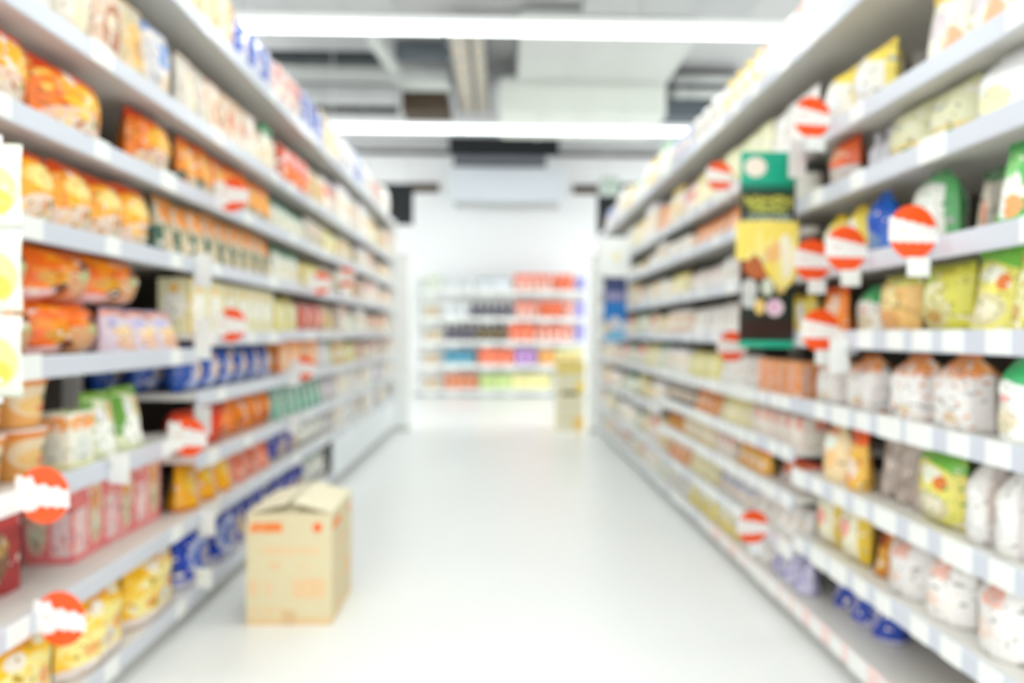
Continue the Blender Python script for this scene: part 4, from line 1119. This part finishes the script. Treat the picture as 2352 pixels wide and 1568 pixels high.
for k in range(3):
    p = obj('sample_pack', pouch_mesh('sample_pack', .085, .09, .06, printed('sample_print', 'F0DE9C', [('e', .5, .5, .3, .3, 'F8F0D0')], .4), 'pillow', 0, 0, k), t, (-.095 + .095 * k, -.04, .74))

# white end caps closing both rows
for x0, x1, y0, y1, h, lb in ((-1.16, -.945, 7.26, 7.52, 1.86, 'tall white end cap closing the left shelf row'),
                              (.965, 1.12, 7.14, 7.3, 1.86, 'tall white end cap closing the right shelf row')):
    t = thing('end_cap', lb, 'end cap', ((x0 + x1) / 2, (y0 + y1) / 2, 0))
    hw, hd = (x1 - x0) / 2, (y1 - y0) / 2
    obj('column', box_mesh('cap_column', -hw, hw, -hd, hd, .06, h, M_WHITE, .006), t)
    obj('plinth', box_mesh('cap_plinth', -hw + .01, hw - .01, -hd + .01, hd - .01, 0, .06, M_KICK), t)
    obj('top_trim', box_mesh('cap_trim', -hw - .004, hw + .004, -hd - .004, hd + .004, h, h + .02, M_METAL), t)

# ------------------------------------------------------------------ the green and black poster standing out from the right shelves
PX0, PX1, PY, PZ0, PZ1 = .846, 1.038, 2.38, 1.005, 1.69
pw, phh = PX1 - PX0, PZ1 - PZ0
poster_mat = printed('poster_print', '201612', [
    ('r', 0, 1, .80, 1, '10A886'), ('r', 0, 1, .795, .835, '0A6A54'), ('e', .26, .92, .2, .05, 'F0E4D4'), ('r', 0, 1, .67, .80, '101412'),
    ('t', .05, .95, .715, .775, 'B9B84A'), ('t', .15, .85, .69, .735, 'AEB24A'), ('r', .08, .92, .645, .68, '3E4E4C'), ('t', .08, .92, .645, .68, '8CA29C'),
    ('e', .35, .42, .3, .07, 'B8663A'), ('e', .75, .38, .3, .06, 'A8542A'), ('r', 0, 1, .14, .345, '12241E'),
    ('e', .17, .3, .15, .05, 'C9CCC8'), ('e', .16, .24, .13, .04, 'C2C8C4'), ('e', .5, .31, .11, .045, 'D2DCC8'), ('e', .74, .315, .1, .04, 'E4C77E'),
    ('e', .36, .21, .1, .04, 'E6C87C'), ('e', .64, .205, .16, .045, 'E6D2DC'), ('e', .62, .21, .07, .03, 'E0AACC'), ('r', 0, 1, .06, .14, '2A1812'), ('r', 0, 1, 0, .035, '14AC88')], .35, 0)
t = thing('poster_board', 'tall green and black poster with yellow picture jutting from the right shelves', 'poster', ((PX0 + PX1) / 2, PY, PZ0))
obj('board', box_mesh('poster_panel', -pw / 2, pw / 2, -.006, .006, 0, phh, poster_mat, .001, 1), t)
# die-cut yellow slab with a scalloped upper edge
bm = bmesh.new()
pts = []
nn = 22
for i in range(nn + 1):
    x = -pw / 2 - .018 + (pw + .025) * i / nn
    pts.append((x, .375 + .07 + .006 * math.cos(i * 2.4) - .012 * abs(i / nn - .5)))
low = [(pw / 2 + .007, .29), (pw / 2 - .005, .235), (.06, .205), (.03, .215), (-.005, .26), (-.028, .31), (-.05, .325), (-.07, .305), (-pw / 2 - .018, .305)]
vs = [bm.verts.new((x, -.009, z)) for x, z in pts + low]
f = bm.faces.new(vs)
ex = bmesh.ops.extrude_face_region(bm, geom=[f])
for v in [g for g in ex['geom'] if isinstance(g, bmesh.types.BMVert)]:
    v.co.y -= .006
bmesh.ops.recalc_face_normals(bm, faces=bm.faces)
uvl = bm.loops.layers.uv.verify()
for fc in bm.faces:
    for lp in fc.loops:
        lp[uvl].uv = ((lp.vert.co.x + pw / 2) / pw, lp.vert.co.z / phh)
obj('yellow_cutout', mesh_from_bm(bm, 'yellow_cutout', [printed('yellow_cut_print', 'F4DE6A', [('e', .8, .46, .14, .12, 'F8F2DA'), ('e', .35, .47, .1, .05, 'C9BDBA'), ('e', .58, .49, .14, .06, 'F0BE7A'), ('n', 5, .58, 'F6E88C')], .4, 0)]), t)
for z in (.06, phh - .06):
    obj('bracket', box_mesh('poster_bracket', pw / 2 - .01, pw / 2 + .0095, .006, .012, z - .012, z + .012, M_METAL), t)

# blue and white card further down
t = thing('aisle_card', 'white card above a blue picture panel jutting from the right shelves', 'sign', (.93, 5.42, .98))
obj('white_card', box_mesh('white_card', -.115, .115, -.005, .005, .53, .86, printed('white_card_print', 'F1F4F2', [('e', .55, .45, .16, .12, 'F4EDC8'), ('r', .1, .9, .94, 1, '2C4460')], .45, 0), .001, 1), t)
obj('blue_panel', box_mesh('blue_panel', -.09, .09, -.005, .005, 0, .52, printed('blue_panel_print', 'B4C8DC', [('r', 0, 1, .78, 1, '34406A'), ('r', 0, 1, .62, .8, '56669C'), ('t', .05, .9, .66, .76, 'B0A2BE'), ('r', 0, 1, .32, .62, '0E74BE'),
     ('e', .5, .3, .3, .1, 'C8C8D2'), ('e', .15, .2, .2, .1, 'E0C8A8'), ('r', .1, .9, .04, .18, '6EB0D4')], .45, 0), .001, 1), t)
obj('bracket', box_mesh('card_bracket', .1, .117, .005, .012, .3, .56, M_METAL), t)

# ------------------------------------------------------------------ round promotion signs and hanging cards
def wob_mesh():
    return lathe_mesh('disc', [(.064, -.0015), (.065, 0), (.064, .0015)], [M_ORANGE], 28)
DISC = wob_mesh()
BAND_MAT = printed('sign_band_print', 'F1EEEA', [('e', .26, .56, .1, .05, 'E9C9BE'), ('r', .42, .9, .5, .53, 'EADCD6'), ('n', 9, .66, 'EFE2DC')], .45, 0)
def band_mesh(slanted):
    # lettering band: white strip wider than the disc, with an uneven upper and lower edge
    bm = bmesh.new()
    up = [(-.066 + .13 * i / 20, (.040 if i < 7 else .026 - .012 * (i - 7) / 13) + .004 * math.sin(i * 1.3)) for i in range(21)]
    dn = [(.066 - .132 * i / 20, (-.024 if i < 13 else -.036) - .003 * math.sin(i * 1.7)) for i in range(21)]
    if slanted:
        up = [(-.064 + .128 * i / 20, .034 - .024 * (i / 20) + .002 * math.sin(i * 1.5)) for i in range(21)]
        dn = [(.066 - .132 * i / 20, -.024 - .002 * math.sin(i * 1.7)) for i in range(21)]
    vs = [bm.verts.new((x, -.002, z)) for x, z in up + dn]
    f = bm.faces.new(vs)
    ex = bmesh.ops.extrude_face_region(bm, geom=[f])
    for v in [g for g in ex['geom'] if isinstance(g, bmesh.types.BMVert)]:
        v.co.y -= .0025
    bmesh.ops.recalc_face_normals(bm, faces=bm.faces)
    uvl = bm.loops.layers.uv.verify()
    for fc in bm.faces:
        for lp in fc.loops:
            lp[uvl].uv = (lp.vert.co.x / .132 + .5, lp.vert.co.z / .08 + .5)
    return mesh_from_bm(bm, 'band', [BAND_MAT])
BAND = {'L': band_mesh(False), 'R': band_mesh(True)}
ARM = box_mesh('arm', -.008, .008, -.001, .001, -.09, -.055, plain('clear_arm', 'E8ECEC', .2))
TAG = box_mesh('price_card', -.03, .03, -.004, -.002, -.105, -.06, M_TICKET)
signs = [
    ('L', 1.56, .678, 0, 'beside the gold noodle cups, left shelves'),
    ('L', 1.62, .372, 0, 'over the yellow snack bags, lowest on the left shelves'),
    ('L', 2.28, .70, 0, 'left, below the green and cream soup bags'),
    ('L', 2.65, 1.575, 0, 'left, between the orange and the tan packets'),
    ('L', 2.64, 1.075, 0, 'left, in front of the cream cartons'),
    ('L', 3.95, 1.33, 0, 'left, above the round-topped pale yellow packs'),
    ('L', 3.62, .86, 0, 'left, in front of the orange cartons'),
    ('L', 4.6, 1.42, 0, 'left, in the fourth bay'),
    ('R', 2.14, 1.735, 1, 'above the green poster, highest on the right shelves'),
    ('R', 1.607, 1.296, 1, 'under the white bag with green shoulders, right shelves'),
    ('R', 1.92, 1.295, 1, 'right, beside the round-topped blue pouch'),
    ('R', 2.125, 1.285, 1, 'right, overlapping the poster edge'),
    ('R', 2.07, 1.065, 1, 'right, lower right of the poster'),
    ('R', 3.04, 1.757, 1, 'right, left of the poster top'),
    ('R', 2.86, 1.0, 1, 'right, left of the poster foot'),
    ('R', 2.60, .31, 1, 'just above the floor, lowest on the right shelves'),
]
for side, y, z, has_tag, where in signs:
    x = -(XL - .075) if side == 'L' else (XR - .075)
    t = thing('promotion_sign', f"round orange shelf sign {where}", 'sign', (x, y, z), R(-8 if side == 'L' else 8), 'round orange shelf signs')
    obj('disc', DISC, t, rot=(R(90), 0, 0))
    bd = obj('band', BAND[side], t)
    if side == 'L' and y > 2.2:
        bd.scale = (1.04, 1, 1.2)
    obj('arm', box_mesh('arm', -.056 if side == 'L' else 0, 0 if side == 'L' else .056, .002, .004, -.012, .012, plain('clear_arm', 'E8ECEC', .2)), t)
    if has_tag:
        obj('price_card', TAG, t, (.014, 0, 0))
cards = [('L', 2.46, 1.28, .12, 'white hanging card under the left tan packets'), ('L', 2.46, 1.04, .15, 'white hanging card beside the left cream cartons'),
         ('L', 2.46, .74, .1, 'white hanging card above the left red-orange bags'), ('L', 3.55, .83, .1, 'white hanging card beside the left orange cartons'),
         ('L', 3.55, .58, .1, 'white hanging card beside the left teal packets'), ('L', 1.92, .675, .085, 'white square card on the rail above the pink cartons'),
         ('L', 2.5, .36, .09, 'white card on the rail over the blue snack bags'), ('L', 2.47, .17, .07, 'white card low beside the blue snack bags'),
         ('R', 2.3, 1.66, .13, 'white card hung above the poster, beside the highest sign'), ('R', 2.0, 1.0, .1, 'white card on the rail beside the lower poster sign')]
for side, y, z, h, lb in cards:
    x = -(XL - .045) if side == 'L' else (XR - .05)
    t = thing('hanging_card', lb, 'card', (x, y, z), R(-12 if side == 'L' else 12), 'white cards clipped to the shelf rails')
    obj('card', box_mesh('card', -.032, .032, -.0015, .0015, -h * .6, h * .4, M_TICKET), t)
    obj('clip', box_mesh('card_clip', -.034 if side == 'L' else .02, -.02 if side == 'L' else .06, -.004, .004, -.008, .008, M_METAL), t)

# hanging strip of pale packets at the near left edge
t = thing('clip_strip', 'white hanging strip at the extreme left edge holding pale lemon packets', 'display strip', (-(XL - .066), 1.43, .9))
obj('strip', box_mesh('strip', -.012, .012, -.002, .0, 0, .55, M_WHITE), t)
obj('hook', box_mesh('strip_hook', -.05, .0, -.002, .006, .53, .55, M_METAL), t)
lem_mat = printed('lemon_pack_print', 'DDE0CE', [('e', .62, .42, .34, .3, 'EFE68A'), ('e', .66, .3, .2, .14, 'EEC84A'), ('w', .85, .03, 1, 'EDEBD8'), ('n', 6, .65, 'E3EBD6')], .3)
lem = pouch_mesh('lemon_packet', .12, .165, .028, lem_mat, 'pillow', 0, 0, 3)
for k in range(3):
    o = obj('lemon_packet', lem, None, (-(XL - .082), 1.41, .915 + k * .172))
    o.rotation_euler = (0, 0, R(-12))
    tag(o, f"{['lowest', 'middle', 'highest'][k]} pale lemon packet on the hanging strip at the left edge", 'packet', 'lemon packets on the hanging strip')
